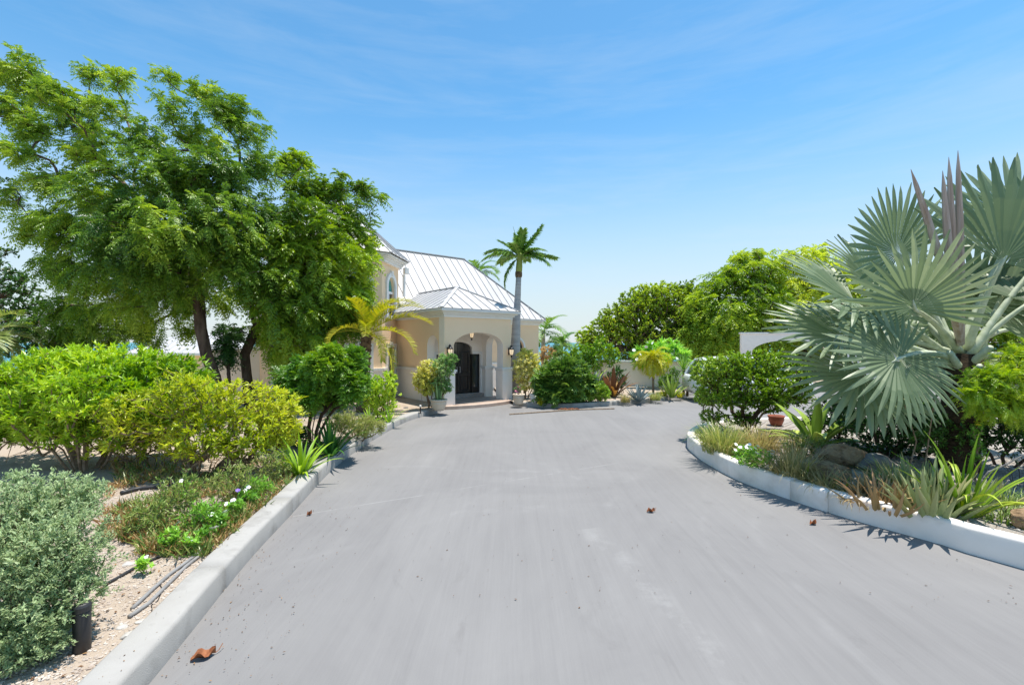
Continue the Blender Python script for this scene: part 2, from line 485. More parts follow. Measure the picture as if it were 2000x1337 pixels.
class MB:
    """collects geometry for ONE mesh object"""
    def __init__(self):
        self.v, self.f, self.a, self.n = [], [], [], 0
    def add(self, verts, faces, var=0.5):
        verts = np.asarray(verts, float).reshape(-1, 3)
        for f in faces:
            f = np.asarray(f, np.int64)
            if f.size:
                self.f.append((f if f.ndim == 2 else f[None, :]) + self.n)
        self.v.append(verts)
        self.a.append(np.full(len(verts), var) if np.isscalar(var) else np.asarray(var, float))
        self.n += len(verts)
    def box(self, x0, x1, y0, y1, z0, z1):
        v = [(x, y, z) for z in (z0, z1) for y in (y0, y1) for x in (x0, x1)]
        self.add(v, [[(0, 2, 3, 1), (4, 5, 7, 6), (0, 1, 5, 4), (2, 6, 7, 3), (0, 4, 6, 2), (1, 3, 7, 5)]])
    def beam(self, p, q, w, h, up=(0, 0, 1)):
        p, q = np.array(p, float), np.array(q, float)
        d = (q - p) / np.linalg.norm(q - p)
        s = np.cross(d, up); s /= np.linalg.norm(s)
        t = np.cross(s, d)
        v = []
        for c in (p, q):
            for a, b in ((-1, -1), (1, -1), (1, 1), (-1, 1)):
                v.append(c + s * w / 2 * a + t * h / 2 * b)
        self.add(v, [[(0, 1, 2, 3), (7, 6, 5, 4), (0, 4, 5, 1), (1, 5, 6, 2), (2, 6, 7, 3), (3, 7, 4, 0)]])
    def tube(self, pts, radii, sides=8, cap=True, var=0.5):
        pts = np.asarray(pts, float)
        n = len(pts)
        radii = np.full(n, radii) if np.isscalar(radii) else np.asarray(radii, float)
        tan = np.gradient(pts, axis=0)
        tan /= np.linalg.norm(tan, axis=1)[:, None] + 1e-9
        ref = np.array([0.0, 0, 1]) if abs(tan[0][2]) < 0.9 else np.array([1.0, 0, 0])
        s = np.cross(tan[0], ref); s /= np.linalg.norm(s)
        vs = []
        ang = np.linspace(0, 2 * math.pi, sides, endpoint=False)
        for i in range(n):
            s = s - tan[i] * np.dot(s, tan[i]); s /= np.linalg.norm(s)
            t = np.cross(tan[i], s)
            vs.append(pts[i] + radii[i] * (np.cos(ang)[:, None] * s + np.sin(ang)[:, None] * t))
        q = []
        for i in range(n - 1):
            for j in range(sides):
                k = (j + 1) % sides
                q.append((i * sides + j, i * sides + k, (i + 1) * sides + k, (i + 1) * sides + j))
        fs = [q]
        if cap:
            fs += [[tuple(range(sides))[::-1]], [tuple(range((n - 1) * sides, n * sides))]]
        self.add(np.concatenate(vs), fs, var)
    def lathe(self, prof, sides=20, cx=0.0, cy=0.0):
        ang = np.linspace(0, 2 * math.pi, sides, endpoint=False)
        v = [(cx + r * math.cos(a), cy + r * math.sin(a), z) for r, z in prof for a in ang]
        q = [(i * sides + j, i * sides + (j + 1) % sides, (i + 1) * sides + (j + 1) % sides, (i + 1) * sides + j)
             for i in range(len(prof) - 1) for j in range(sides)]
        self.add(v, [q, [tuple(range(sides))[::-1]], [tuple(range((len(prof) - 1) * sides, len(prof) * sides))]])
    def prism(self, poly, z0, z1):
        n = len(poly)
        v = [(x, y, z0) for x, y in poly] + [(x, y, z1) for x, y in poly]
        self.add(v, [[tuple(range(n))[::-1]], [tuple(range(n, 2 * n))], [(i, (i + 1) % n, n + (i + 1) % n, n + i) for i in range(n)]])
    def mesh(self, name, smooth=False):
        groups = {}
        for f in self.f:
            groups.setdefault(f.shape[1], []).append(f)
        return mesh_np(name, np.concatenate(self.v), [np.concatenate(g) for g in groups.values()], np.concatenate(self.a), smooth)
    def build(self, name, mat, parent=None, smooth=False, bevel=0.0):
        o = obj(name, self.mesh(name, smooth), mat, parent)
        if bevel:
            b = o.modifiers.new('bevel', 'BEVEL')
            b.width = bevel; b.segments = 2; b.limit_method = 'ANGLE'
        return o

def unit(a):
    return a / (np.linalg.norm(a, axis=-1, keepdims=True) + 1e-9)

def frames(d, up=None):
    """side and up vectors of directions d (N,3)"""
    d = unit(d)
    if up is None:
        up = np.tile(np.array([0.0, 0, 1]), (len(d), 1))
    s = np.cross(d, up)
    bad = np.linalg.norm(s, axis=1) < 1e-3
    s[bad] = np.cross(d[bad], np.array([1.0, 0, 0]))
    s = unit(s)
    return s, unit(np.cross(s, d))

def tilt_up(d, amount, r):
    """random roll of the leaf plane"""
    s, u = frames(d)
    a = r.normal(0, amount, len(d))[:, None]
    return u * np.cos(a) + s * np.sin(a)

def add_leaves(mb, P, d, L, W, up=None, fold=0.25, droop=0.1, var=None, wide=0.42):
    """lens-shaped folded leaves, two triangles pairs each"""
    n = len(P)
    L = np.broadcast_to(L, n)[:, None]; W = np.broadcast_to(W, n)[:, None]
    d = unit(d)
    s, u = frames(d, up)
    mid = P + d * L * wide
    tip = P + d * L - u * L * droop
    l_ = mid + s * W / 2 + u * W * fold
    r_ = mid - s * W / 2 + u * W * fold
    v = np.stack([P, l_, tip, r_], 1).reshape(-1, 3)
    i = np.arange(n)[:, None] * 4
    f = np.concatenate([i + np.array([[0, 2, 1]]), i + np.array([[0, 3, 2]])], 0)
    if var is None: var = np.full(n, 0.5)
    mb.add(v, [f], np.repeat(var, 4))

def add_compound(mb, P, d, L, pairs, ll, lw, r, droop=0.35, var=None, rach=0.006):
    """pinnate leaves: drooping stalk with paired leaflets and one at the end"""
    n = len(P)
    L = np.broadcast_to(L, n).astype(float)
    d = unit(d)
    up = tilt_up(d, 0.5, r)
    s = unit(np.cross(d, up))
    g = np.array([0, 0, -1.0])
    if var is None: var = np.full(n, 0.5)
    ts = np.linspace(0.22, 1.0, pairs)
    dr = droop * (0.6 + 0.8 * r.random(n))
    def pos(t):
        return P + d * (L * t)[:, None] + g * (dr * L * t * t)[:, None]
    def tan(t):
        return unit(d * L[:, None] + g * (2 * dr * L * t)[:, None])
    for t in ts:
        p, tn = pos(np.full(n, t)), tan(np.full(n, t))
        for sg in (-1, 1):
            dd = unit(s * sg * 0.85 + tn * 0.55 + g * 0.18 + r.normal(0, 0.13, (n, 3)))
            sz = ll * (0.75 + 0.5 * math.sin(math.pi * min(1, t * 0.9))) * (0.85 + 0.3 * r.random(n))
            add_leaves(mb, p, dd, sz, lw * sz / ll, up, 0.12, 0.12, var + r.normal(0, 0.06, n))
    p, tn = pos(np.ones(n)), tan(np.ones(n))
    add_leaves(mb, p, tn, ll, lw, up, 0.12, 0.1, var)
    # stalk
    a, b, c = pos(np.zeros(n)), pos(np.full(n, 0.5)), pos(np.ones(n))
    w = s * rach
    v = np.stack([a - w, a + w, b + w, b - w, c], 1).reshape(-1, 3)
    i = np.arange(n)[:, None] * 5
    mb.add(v, [i + np.array([[0, 1, 2, 3]]), i + np.array([[3, 2, 4]])], np.repeat(var, 5))

def grow(chains, targets, seg=0.3, bf=0.35, jit=0.05, r=rng, arch=0.0):
    """branching skeleton: every target is joined to the cheapest node grown so far"""
    maxn = sum(len(c) for c in chains) + 60 * len(targets) + 10
    pos = np.zeros((maxn, 3)); par = np.full(maxn, -1); pl = np.zeros(maxn); n = 0
    for c in chains:
        link = -1
        if n:
            dd = np.linalg.norm(pos[:n] - np.array(c[0]), axis=1)
            if dd.min() < 0.02: link = int(np.argmin(dd))
        for k, p in enumerate(c):
            pos[n] = p
            if k == 0 and link >= 0:
                par[n] = link; pl[n] = pl[link]
            if k:
                par[n] = n - 1; pl[n] = pl[n - 1] + np.linalg.norm(pos[n] - pos[n - 1])
            n += 1
    base = np.mean([c[-1] for c in chains], axis=0)
    order = np.argsort(np.linalg.norm(targets - base, axis=1))
    tips = []
    for ti in order:
        t = targets[ti]
        dist = np.linalg.norm(pos[:n] - t, axis=1)
        k = int(np.argmin(dist + bf * pl[:n]))
        a = pos[k]; dlen = dist[k]
        m = min(55, max(1, int(math.ceil(dlen / seg))))
        prev = k
        for j in range(1, m + 1):
            q = a + (t - a) * j / m
            if j < m:
                q = q + r.normal(0, jit * dlen / math.sqrt(m), 3)
                q[2] += arch * dlen * math.sin(math.pi * j / m)
            pos[n] = q; par[n] = prev; pl[n] = pl[prev] + np.linalg.norm(q - pos[prev])
            prev = n; n += 1
        tips.append(prev)
    return pos[:n], par[:n], np.array(tips)

def wood(mb, pos, par, tips, rt=0.006, power=0.5, rmax=None, sides=5):
    """frusta along every edge, thickness from the number of tips carried"""
    n = len(pos)
    cnt = np.zeros(n)
    cnt[tips] += 1
    for i in range(n - 1, -1, -1):
        if par[i] >= 0: cnt[par[i]] += cnt[i]
    rad = rt * np.maximum(cnt, 1) ** power
    if rmax is not None: rad = np.minimum(rad, rmax)
    e = np.where(par >= 0)[0]
    e = e[np.linalg.norm(pos[par[e]] - pos[e], axis=1) > 1e-5]
    a, b = pos[par[e]], pos[e]
    d = unit(b - a)
    s, u = frames(d)
    b = b + d * (rad[e] * 0.35)[:, None]
    ra, rb = np.minimum(rad[par[e]], rad[e] * 1.25), rad[e]
    ang = np.linspace(0, 2 * math.pi, sides, endpoint=False)
    ring = np.cos(ang)[None, :, None] * s[:, None, :] + np.sin(ang)[None, :, None] * u[:, None, :]
    va = a[:, None, :] + ring * ra[:, None, None]
    vb = b[:, None, :] + ring * rb[:, None, None]
    v = np.concatenate([va, vb], 1).reshape(-1, 3)
    i = (np.arange(len(e)) * 2 * sides)[:, None]
    fs = []
    for j in range(sides):
        k = (j + 1) % sides
        fs.append(i + np.array([[j, k, sides + k, sides + j]]))
    mb.add(v, [np.concatenate(fs)])
    return rad

def in_blobs(blobs, n, r, power=0.33, zmin=None):
    """n random points in ellipsoids (cx,cy,cz,rx,ry,rz), shared by their size"""
    b = np.array(blobs, float)
    w = (b[:, 3] * b[:, 4] * b[:, 5]) ** (2 / 3.0)
    k = r.choice(len(b), n, p=w / w.sum())
    d = unit(r.normal(0, 1, (n, 3)))
    q = r.random(n) ** power
    far = r.random(n) < 0.13                      # sprigs that stick out of the outline
    q = np.where(far, q * (1.08 + 0.30 * r.random(n)), q)
    p = b[k, :3] + d * q[:, None] * b[k, 3:]
    if zmin is not None:
        p[:, 2] = np.maximum(p[:, 2], zmin + 0.03 + 0.1 * r.random(n))
    return p, k

def pxblob(px, py, rx, ry, D, rd=None):
    """an ellipsoid of foliage from its photo position and size, at depth D"""
    c = at(px, py, D)
    k = D / F
    return (c[0], c[1], c[2], rx * k, (rd if rd is not None else (rx + ry) / 2 * k), ry * k)

def clumpvar(p, scale, r):
    """slow colour change through a crown, so that clumps differ"""
    f = r.normal(0, 1, (6, 3)) / scale
    ph = r.random(6) * 6.28
    return 0.5 + 0.13 * np.sin(p @ f.T + ph).sum(1) / 1.6

def shrub(name, label, cat, base, blobs, tips, leaves, L, W, mat, stems=5, spread=0.25, twigmat='twig', rt=0.0035,
          kind='leaf', group=None, pairs=6, ll=0.05, lw=0.02, seed=1, upb=0.5, bf=0.35, droop=0.15, power=0.33, cl=0.12,
          var0=0.0, stem_h=0.35, twig_part='stem', leaf_part='foliage', varsd=0.14, compdroop=0.35, wp=0.38, bare=0):
    r = np.random.default_rng(seed)
    base = np.array(base, float)
    t = thing(name, label, cat, base, group=group)
    bl = [(b[0] - base[0], b[1] - base[1], b[2] - base[2], *b[3:]) for b in blobs]
    P, _ = in_blobs(bl, tips, r, power, 0.0)
    if bare:                                     # leafless twigs, mostly low in the bush
        Q, _ = in_blobs(bl, bare, r, 0.4, 0.0)
        Q[:, 2] *= 0.45 + 0.5 * r.random(bare)
        P = np.concatenate([P, Q])
    ch = []
    cen = np.mean([b[:3] for b in bl], axis=0)
    for i in range(stems):
        a = 6.283 * i / stems + r.random()
        o = np.array([math.cos(a), math.sin(a), 0]) * spread * (0.3 + 0.7 * r.random())
        top = o * 1.8 + np.array([cen[0] * 0.35, cen[1] * 0.35, stem_h * cen[2] * (0.7 + 0.6 * r.random())])
        ch.append([np.array([0, 0, -0.07]), o * 0.8 + np.array([0, 0, -0.03]), o * 1.3 + np.array([0, 0, top[2] * 0.5]) + r.normal(0, 0.015, 3), top])
    pos, par, tp = grow(ch, P, 0.22, bf, 0.07, r)
    mb = MB()
    wood(mb, pos, par, tp, rt, wp)
    mb.build(twig_part, M[twigmat], t)
    if bare:
        leafy = np.argsort(pos[tp][:, 2])[int(bare * 0.8):]
        tp = tp[np.sort(leafy)]
    tip = pos[tp]; pd = unit(tip - pos[par[tp]])
    out = unit(unit(tip - cen) * 0.6 + pd * 0.5 + np.array([0, 0, upb]))
    lb = MB()
    vv = np.clip(clumpvar(tip, 0.5, r) + var0, 0, 1)
    for k in range(leaves):
        d = unit(out + r.normal(0, 0.75, tip.shape))
        p = tip - pd * (cl * r.random(len(tip)))[:, None] + r.normal(0, cl * 0.18, tip.shape)
        va = np.clip(vv + r.normal(0, varsd, len(tip)), 0, 1)
        sz = L * (0.65 + 0.6 * r.random(len(tip)))
        if kind == 'leaf':
            add_leaves(lb, p, d, sz, W * sz / L, tilt_up(d, 0.5, r), 0.18, droop, va)
        else:
            add_compound(lb, p, d, sz, pairs, ll, lw, r, compdroop, va, 0.004)
    lb.build(leaf_part, LM[mat], t)
    return t

# strap / succulent leaves: one shared mesh, many objects
def strap(name, L, W, bend, mat, thick=0.0, n=8, fold=0.18, taper=0.5, twist=0.0, var=0.5, base=0.6, start=0.0):
    """leaf growing up +Z from the origin, bending over towards +X"""
    pts = []; th = start; p = np.zeros(2)
    for i in range(n + 1):
        pts.append((p.copy(), th))
        th += bend / n * (0.4 + 1.2 * i / n)
        p = p + np.array([math.sin(th), math.cos(th)]) * L / n
    v = []; va = []
    rows = 3 if thick == 0 else 6
    for i, (q, a) in enumerate(pts):
        t = i / n
        if t < taper:
            w = W * (base + (1 - base) * math.sin(math.pi / 2 * t / taper))
        else:
            w = W * max(0.03, (1 - ((t - taper) / (1 - taper)) ** 1.6))
        nx, nz = -math.cos(a), math.sin(a)      # towards the axis: the leaf's upper face
        tw = twist * t
        cy, sy = math.cos(tw), math.sin(tw)
        for y, h in ((-1, fold), (0, 0), (1, fold)):
            off = h * w * 0.5
            yy = y * w / 2
            v.append((q[0] + nx * (off * cy + yy * sy), yy * cy - off * sy, q[1] + nz * (off * cy + yy * sy)))
            va.append(var + 0.25 * (t - 0.5))
        if thick:
            hh = thick * (1 - 0.85 * t)
            for y, h in ((-1, fold), (0, 0), (1, fold)):
                yy = y * w / 2 * 0.96
                off = h * w * 0.5 - hh * (1 if y == 0 else 0.12)
                v.append((q[0] + nx * off, yy, q[1] + nz * off)); va.append(var + 0.25 * (t - 0.5))
    f = []
    for i in range(n):
        a, b = i * rows, (i + 1) * rows
        f += [(a, a + 1, b + 1, b), (a + 1, a + 2, b + 2, b + 1)]
        if thick:
            f += [(a + 3, b + 3, b + 4, a + 4), (a + 4, b + 4, b + 5, a + 5), (a, b, b + 3, a + 3), (a + 2, a + 5, b + 5, b + 2)]
    me = mesh_np(name, v, [f], np.clip(va, 0, 1), True)
    me.materials.append(LM[mat])
    return me

def rosette(name, label, cat, base, meshes, count, rad, tilt, scale=(0.8, 1.15), group=None, seed=1, part='leaf', yaw0=0.0, yaws=None, parent=None, cluster=0.0):
    """clump of single leaves; every leaf an object that shares its mesh"""
    r = np.random.default_rng(seed)
    t = parent if parent is not None else thing(name, label, cat, base, group=group)
    for i in range(count):
        o = obj(part, meshes[i % len(meshes)], None, t)
        a = yaw0 + i * 2.39996 + r.normal(0, 0.25) if yaws is None else yaws[i]
        q = (i + 0.5) / count
        ti = tilt[0] + (tilt[1] - tilt[0]) * q + r.normal(0, 0.07)
        rr = rad * math.sqrt(q)
        ca = r.random() * 6.28; cr_ = cluster * math.sqrt(r.random())
        o.location = (rr * math.cos(a) + cr_ * math.cos(ca), rr * math.sin(a) + cr_ * math.sin(ca), -0.015)
        o.rotation_euler = (Matrix.Rotation(a, 3, 'Z') @ Matrix.Rotation(ti, 3, 'Y')).to_euler()
        s = scale[0] + (scale[1] - scale[0]) * r.random()
        o.scale = (s, s, s)
    return t

def tuft(name, label, cat, base, n, rad, L, W, mat, seed=1, group=None, lean=0.6, part='grass_blades', bend=0.5):
    """grass clump: thin blades too fine to pick apart, one part"""
    r = np.random.default_rng(seed)
    t = thing(name, label, cat, base, group=group)
    mb = MB()
    a = r.random(n) * 6.283
    q = np.sqrt(r.random(n))
    p0 = np.stack([np.cos(a) * q * rad, np.sin(a) * q * rad, np.full(n, -0.01)], 1)
    out = np.stack([np.cos(a), np.sin(a), np.zeros(n)], 1)
    out = unit(out + r.normal(0, 0.5, (n, 3)) * np.array([1, 1, 0]))
    ln = L * (0.45 + 0.6 * r.random(n))
    le = lean * (0.25 + 0.75 * q) * (0.5 + r.random(n))
    vv = np.clip(r.normal(0.5, 0.22, n), 0, 1)
    sd = np.cross(out, np.array([0, 0, 1.0]))
    rows = []; seg = 4
    for i in range(seg + 1):
        tt = i / seg
        ang = le * (0.35 + 0.9 * tt * (1 + bend))
        c = p0 + out * (np.sin(ang) * ln * tt)[:, None] + np.array([0, 0, 1.0]) * (np.cos(np.minimum(ang, 2.0)) * ln * tt)[:, None]
        w = W * (1 - tt) ** 0.7 + 0.0004
        rows.append(np.stack([c - sd * w / 2, c + sd * w / 2], 1))
    v = np.stack(rows, 1).reshape(-1, 3)        # n, seg+1, 2
    i0 = (np.arange(n) * (seg + 1) * 2)[:, None]
    f = np.concatenate([i0 + np.array([[2 * k, 2 * k + 1, 2 * k + 3, 2 * k + 2]]) for k in range(seg)])
    mb.add(v, [f], np.repeat(vv, (seg + 1) * 2))
    tag(mb.build(part, LM[mat], t), kind='stuff')
    return t

def frond(L, nl, ll, lw, bend, mat, r, start=0.5, vee=0.5, droop=0.35, stalk=0.14, name='frond', rw=0.018, tipfrac=0.35):
    """feather-palm leaf: the rachis leaves the origin at elevation `start` towards +X and arches over"""
    n = 16
    th = start; p = np.zeros(2); pts = [p.copy()]; ths = [th]
    for i in range(n):
        th -= bend / n * (0.4 + 1.2 * i / n)
        p = p + np.array([math.cos(th), math.sin(th)]) * L / n
        pts.append(p.copy()); ths.append(th)
    pts = np.array(pts); ths = np.array(ths)
    mb = MB()
    c3 = np.stack([pts[:, 0], np.zeros(n + 1), pts[:, 1]], 1)
    mb.tube(c3, np.linspace(rw, rw * 0.15, n + 1), 5, True, 0.85)
    ts = np.linspace(stalk, 0.99, nl)
    x = np.interp(ts, np.linspace(0, 1, n + 1), pts[:, 0]); z = np.interp(ts, np.linspace(0, 1, n + 1), pts[:, 1])
    an = np.interp(ts, np.linspace(0, 1, n + 1), ths)
    P = np.stack([x, np.zeros(nl), z], 1)
    T = np.stack([np.cos(an), np.zeros(nl), np.sin(an)], 1)
    N = np.stack([-np.sin(an), np.zeros(nl), np.cos(an)], 1)
    for sg in (-1, 1):
        le = ll * (np.sin(math.pi * np.clip(0.12 + 0.86 * ts, 0, 1)) ** 0.6 * (1 - tipfrac) + tipfrac) * (0.85 + 0.3 * r.random(nl))
        d = unit(np.array([0, sg, 0]) * 0.9 + T * (0.45 + 0.5 * ts)[:, None] + N * vee * (0.6 + 0.8 * r.random(nl))[:, None] + r.normal(0, 0.09, (nl, 3)))
        va = np.clip(0.35 + 0.35 * r.random(nl) + 0.15 * ts, 0, 1)
        # two-piece leaflet so that it can hang
        mid = P + d * (le * 0.5)[:, None]
        d2 = unit(d + np.array([0, 0, -1.0]) * (droop * (0.6 + 0.8 * r.random(nl)))[:, None])
        tip = mid + d2 * (le * 0.5)[:, None]
        s = unit(np.cross(d, N))
        w = (lw * (0.7 + 0.3 * le / ll))[:, None]
        v = np.stack([P - s * w * 0.3, P + s * w * 0.3, mid + s * w / 2, mid - s * w / 2, tip], 1).reshape(-1, 3)
        i = (np.arange(nl) * 5)[:, None]
        mb.add(v, [i + np.array([[0, 1, 2, 3]]), i + np.array([[3, 2, 4]])], np.repeat(va, 5))
    me = mb.mesh(name)
    me.materials.append(LM[mat])
    return me

def put(part, me, parent, loc, yaw, pitch=0.0, scale=1.0, roll=0.0):
    o = obj(part, me, None, parent)
    o.location = loc
    o.rotation_euler = (Matrix.Rotation(yaw, 3, 'Z') @ Matrix.Rotation(-pitch, 3, 'Y') @ Matrix.Rotation(roll, 3, 'X')).to_euler()
    o.scale = (scale,) * 3
    return o

def flower_mesh(name, rad, petals, mat, cup=0.25):
    mb = MB()
    for i in range(petals):
        a = 6.283 * i / petals
        d = np.array([[math.cos(a), math.sin(a), cup]])
        add_leaves(mb, np.zeros((1, 3)), d, rad, rad * 0.95, None, 0.05, 0.1, None, 0.68)
    me = mb.mesh(name)
    me.materials.append(M[mat])
    return me

def boulder(name, label, loc, size, mat, seed, cat='boulder', group=None, rz=0.0):
    r = np.random.default_rng(seed)
    import bmesh
    bm = bmesh.new()
    bmesh.ops.create_icosphere(bm, subdivisions=4, radius=1.0)
    f = r.normal(0, 1, (10, 3)) * np.linspace(0.8, 9, 10)[:, None]; ph = r.random(10) * 6.28
    pl = unit(r.normal(0, 1, (12, 3))); off = 0.60 + 0.25 * r.random(12)
    for v in bm.verts:
        p = np.array(v.co)
        for k in range(12):
            e = p @ pl[k] - off[k]
            if e > 0: p = p - pl[k] * e * 0.85
        h = (np.sin(f @ p + ph) / np.linspace(1, 4, 10)).sum() * 0.05
        p = p * (1 + h)
        v.co = (p[0] * size[0], p[1] * size[1], p[2] * size[2])
    me = bpy.data.meshes.new(name)
    bm.to_mesh(me); bm.free()
    for p in me.polygons: p.use_smooth = True
    o = obj(name, me, M[mat])
    o.location = (loc[0], loc[1], loc[2] + size[2] * 0.55)
    o.rotation_euler = (0, 0, rz)
    return tag(o, label, cat, group)

# ------------------------------------------------------------------ ground, sea, drive, beds, kerbs
def catmull(pts, step=0.25):
    pts = [np.array(p, float)[:2] for p in pts]
    P = [2 * pts[0] - pts[1]] + pts + [2 * pts[-1] - pts[-2]]
    out = []
    for i in range(1, len(P) - 2):
        a, b, c, d = P[i - 1], P[i], P[i + 1], P[i + 2]
        n = max(2, int(np.linalg.norm(c - b) / step))
        for k in range(n):
            t = k / n
            out.append(0.5 * ((2 * b) + (c - a) * t + (2 * a - 5 * b + 4 * c - d) * t * t + (3 * b - a - 3 * c + d) * t ** 3))
    out.append(pts[-1])
    return np.array(out)

def offset(path, w):
    t = np.gradient(path, axis=0)
    t /= np.linalg.norm(t, axis=1)[:, None]
    return path + np.stack([-t[:, 1], t[:, 0]], 1) * w

def flat(name, poly, z, mat):
    poly = [tuple(p) for p in poly]
    tris = tessellate_polygon([[Vector((p[0], p[1], 0)) for p in poly]])
    f = []
    for a, b, c in tris:
        u = np.array(poly[b]) - np.array(poly[a]); w = np.array(poly[c]) - np.array(poly[a])
        f.append((a, b, c) if u[0] * w[1] - u[1] * w[0] > 0 else (a, c, b))
    me = mesh_np(name, [(p[0], p[1], z) for p in poly], [f])
    return tag(obj(name, me, mat), kind='structure')

gx = np.concatenate([np.linspace(-400, -60, 12), np.linspace(-55, 55, 45), np.linspace(60, 400, 12)])
gy = np.concatenate([np.linspace(-80, 25, 16), np.linspace(27, 90, 40)])
GX, GY = np.meshgrid(gx, gy)
edge = np.where(GX < -4, 30.0, np.where(GX < 10, 30 + (GX + 4) / 14 * 20, 50.0))
GZ = -0.03 - 0.16 * np.maximum(0, GY - edge) + 0.0
nx_, ny_ = len(gx), len(gy)
ii = (np.arange(ny_ - 1)[:, None] * nx_ + np.arange(nx_ - 1)[None, :]).ravel()
ground_o = obj('ground', mesh_np('ground', np.stack([GX, GY, GZ], -1).reshape(-1, 3), [np.stack([ii, ii + 1, ii + nx_ + 1, ii + nx_], 1)]), M['terrain'])
tag(ground_o, kind='structure')
flat('sea', [(-12000, 42), (12000, 42), (12000, 14000), (-12000, 14000)], -5.0, M['sea'])
flat('driveway', [(-6.5, -14), (26, -14), (30, 26), (-2.6, 26), (-4.5, 12)], 0.0, M['drive'])

def kerb(name, path, w, h, mat, side=1, pieces=None, label=None, gaps=0.009, hs=None):
    """kerb made of cast lengths with joints between them"""
    root = bpy.data.objects.new(name, None)
    COL.objects.link(root)
    tag(root, kind='structure')
    n = len(path)
    cuts = pieces or [0, n - 1]
    for ci in range(len(cuts) - 1):
        sub = path[cuts[ci]:cuts[ci + 1] + 1].copy()
        hh = h if hs is None else hs[ci]
        d0 = unit(sub[1] - sub[0]); d1 = unit(sub[-1] - sub[-2])
        sub[0] += d0 * gaps; sub[-1] -= d1 * gaps
        hh += 0.004 * (ci % 2)
        sub = offset(sub, 0.005 * (ci % 2) * side)
        b = 0.022
        prof = [(0, -0.02), (0.004, hh - b * 1.6), (0.008 + b * 0.3, hh - b * 0.5), (0.012 + b, hh), (w - b, hh), (w - b * 0.3, hh - b * 0.4), (w, hh - b), (w, -0.02)]
        m = len(prof)
        rows = [offset(sub, side * o) for o, _ in prof]
        rr = np.random.default_rng(ci + 3)
        wob = rr.normal(0, 0.0025, (len(sub), m))
        v = np.stack([np.concatenate([rows[k] + 0, np.full((len(sub), 1), prof[k][1])], 1) for k in range(m)], 1)
        v[:, 1:-1, 2] += wob[:, 1:-1]
        q = []
        L = len(sub)
        for i in range(L - 1):
            for k in range(m - 1):
                a = i * m + k
                q.append((a, a + m, a + m + 1, a + 1) if side < 0 else (a, a + 1, a + m + 1, a + m))
        ends = [tuple(range(m)), tuple(range((L - 1) * m, L * m))[::-1]]
        if side > 0: ends = [e[::-1] for e in ends]
        q = [t[::-1] for t in q]; ends = [t[::-1] for t in ends]
        obj('kerb_length', mesh_np('kerb_length', v.reshape(-1, 3), [q, ends], None, True), mat, root)
    return root

LZ, IZ, MZ = 0.15, 0.24, 0.12       # bed levels: left, island, middle
lp = [gnd(*p) for p in [(290, 1337), (480, 1100), (572, 1000), (662, 905), (742, 850), (802, 819), (862, 803)]]
lp = [(-1.1, -5.0), (-1.85, -0.5)] + lp
lpath = catmull(lp)
nL = len(lpath)
def idx_at(path, y):
    return int(np.argmin(abs(path[:, 1] - y)))
cL = sorted({0, idx_at(lpath, 0.6), idx_at(lpath, 4.3), idx_at(lpath, 6.1), idx_at(lpath, 8.9), idx_at(lpath, 10.2), idx_at(lpath, 10.8), idx_at(lpath, 13.0), nL - 1})
kerb('kerb', lpath, 0.27, 0.215, M['kerb'], 1, cL, hs=[0.215, 0.215, 0.215, 0.21, 0.205, 0.17, 0.175, 0.16, 0.155, 0.15][:len(cL) - 1])
lin = offset(lpath, 0.25)
flat('planting_bed', list(map(tuple, lin)) + [(-2.6, 15.9), (-2.4, 17.5), (-1.5, 31), (-70, 31), (-70, -14), (-1.6, -14)], LZ, M['sand'])

ip = [(13.0, -1.2), (9.0, 1.1), (6.9, 2.7)] + [gnd(*p) for p in [(2000, 1110), (1843, 1063), (1660, 1012), (1543, 974), (1440, 936), (1384, 906)]] + \
     [(3.72, 9.35), (3.95, 10.4), (4.9, 11.6), (7.0, 12.4), (11, 12.6), (18, 11.6)]
ipath = catmull(ip)
nI = len(ipath)
iy = lambda y: int(np.argmin(np.hypot(ipath[:, 0] - y[0], ipath[:, 1] - y[1])))
cI = sorted({0, iy((9.0, 1.1)), iy(gnd(1640, 1004)), iy(gnd(1540, 973)), iy((3.95, 10.4)), iy((11, 12.6)), nI - 1})
kerb('kerb', ipath, 0.16, 0.29, M['kerbpaint'], -1, cI)
iin = offset(ipath, -0.14)
flat('planting_bed', list(map(tuple, iin)) + [(24, 8), (24, 0)], IZ, M['whitegravel'])

mp_ = [(0.02, 16.75)] + [gnd(*p) for p in [(1050, 794), (1112, 795), (1196, 790), (1280, 783), (1358, 769)]] + [(11.5, 22.4), (17, 24.0), (30, 24.5)]
mpath = catmull(mp_)
nM = len(mpath)
kerb('kerb', mpath, 0.18, 0.155, M['kerb'], 1, sorted({0, 14, 30, 52, nM - 1}))
min_ = offset(mpath, 0.16)
flat('planting_bed', list(map(tuple, min_)) + [(40, 25), (40, 48), (-2.0, 31), (-0.5, 19.5), (-0.15, 17.6)], MZ, M['sand'])

# ------------------------------------------------------------------ house
HZ = math.atan2(0.64, 0.77)
P0 = np.array([-2.33, 15.9, 0.0])
UD = np.array([math.cos(HZ), math.sin(HZ), 0]); VD = np.array([-math.sin(HZ), math.cos(HZ), 0])
def hw(u, v, z=0.0):
    return P0 + UD * u + VD * v + np.array([0, 0, z])

def arch(s0, s1, z0, zs, za, n=14):
    """opening with a segmental or round head"""
    cx, w, hgt = (s0 + s1) / 2, (s1 - s0) / 2, za - zs
    top = [(cx + w * math.cos(a), zs + hgt * math.sin(a)) for a in np.linspace(0, math.pi, n)]
    return [(s0, z0), (s1, z0)] + top

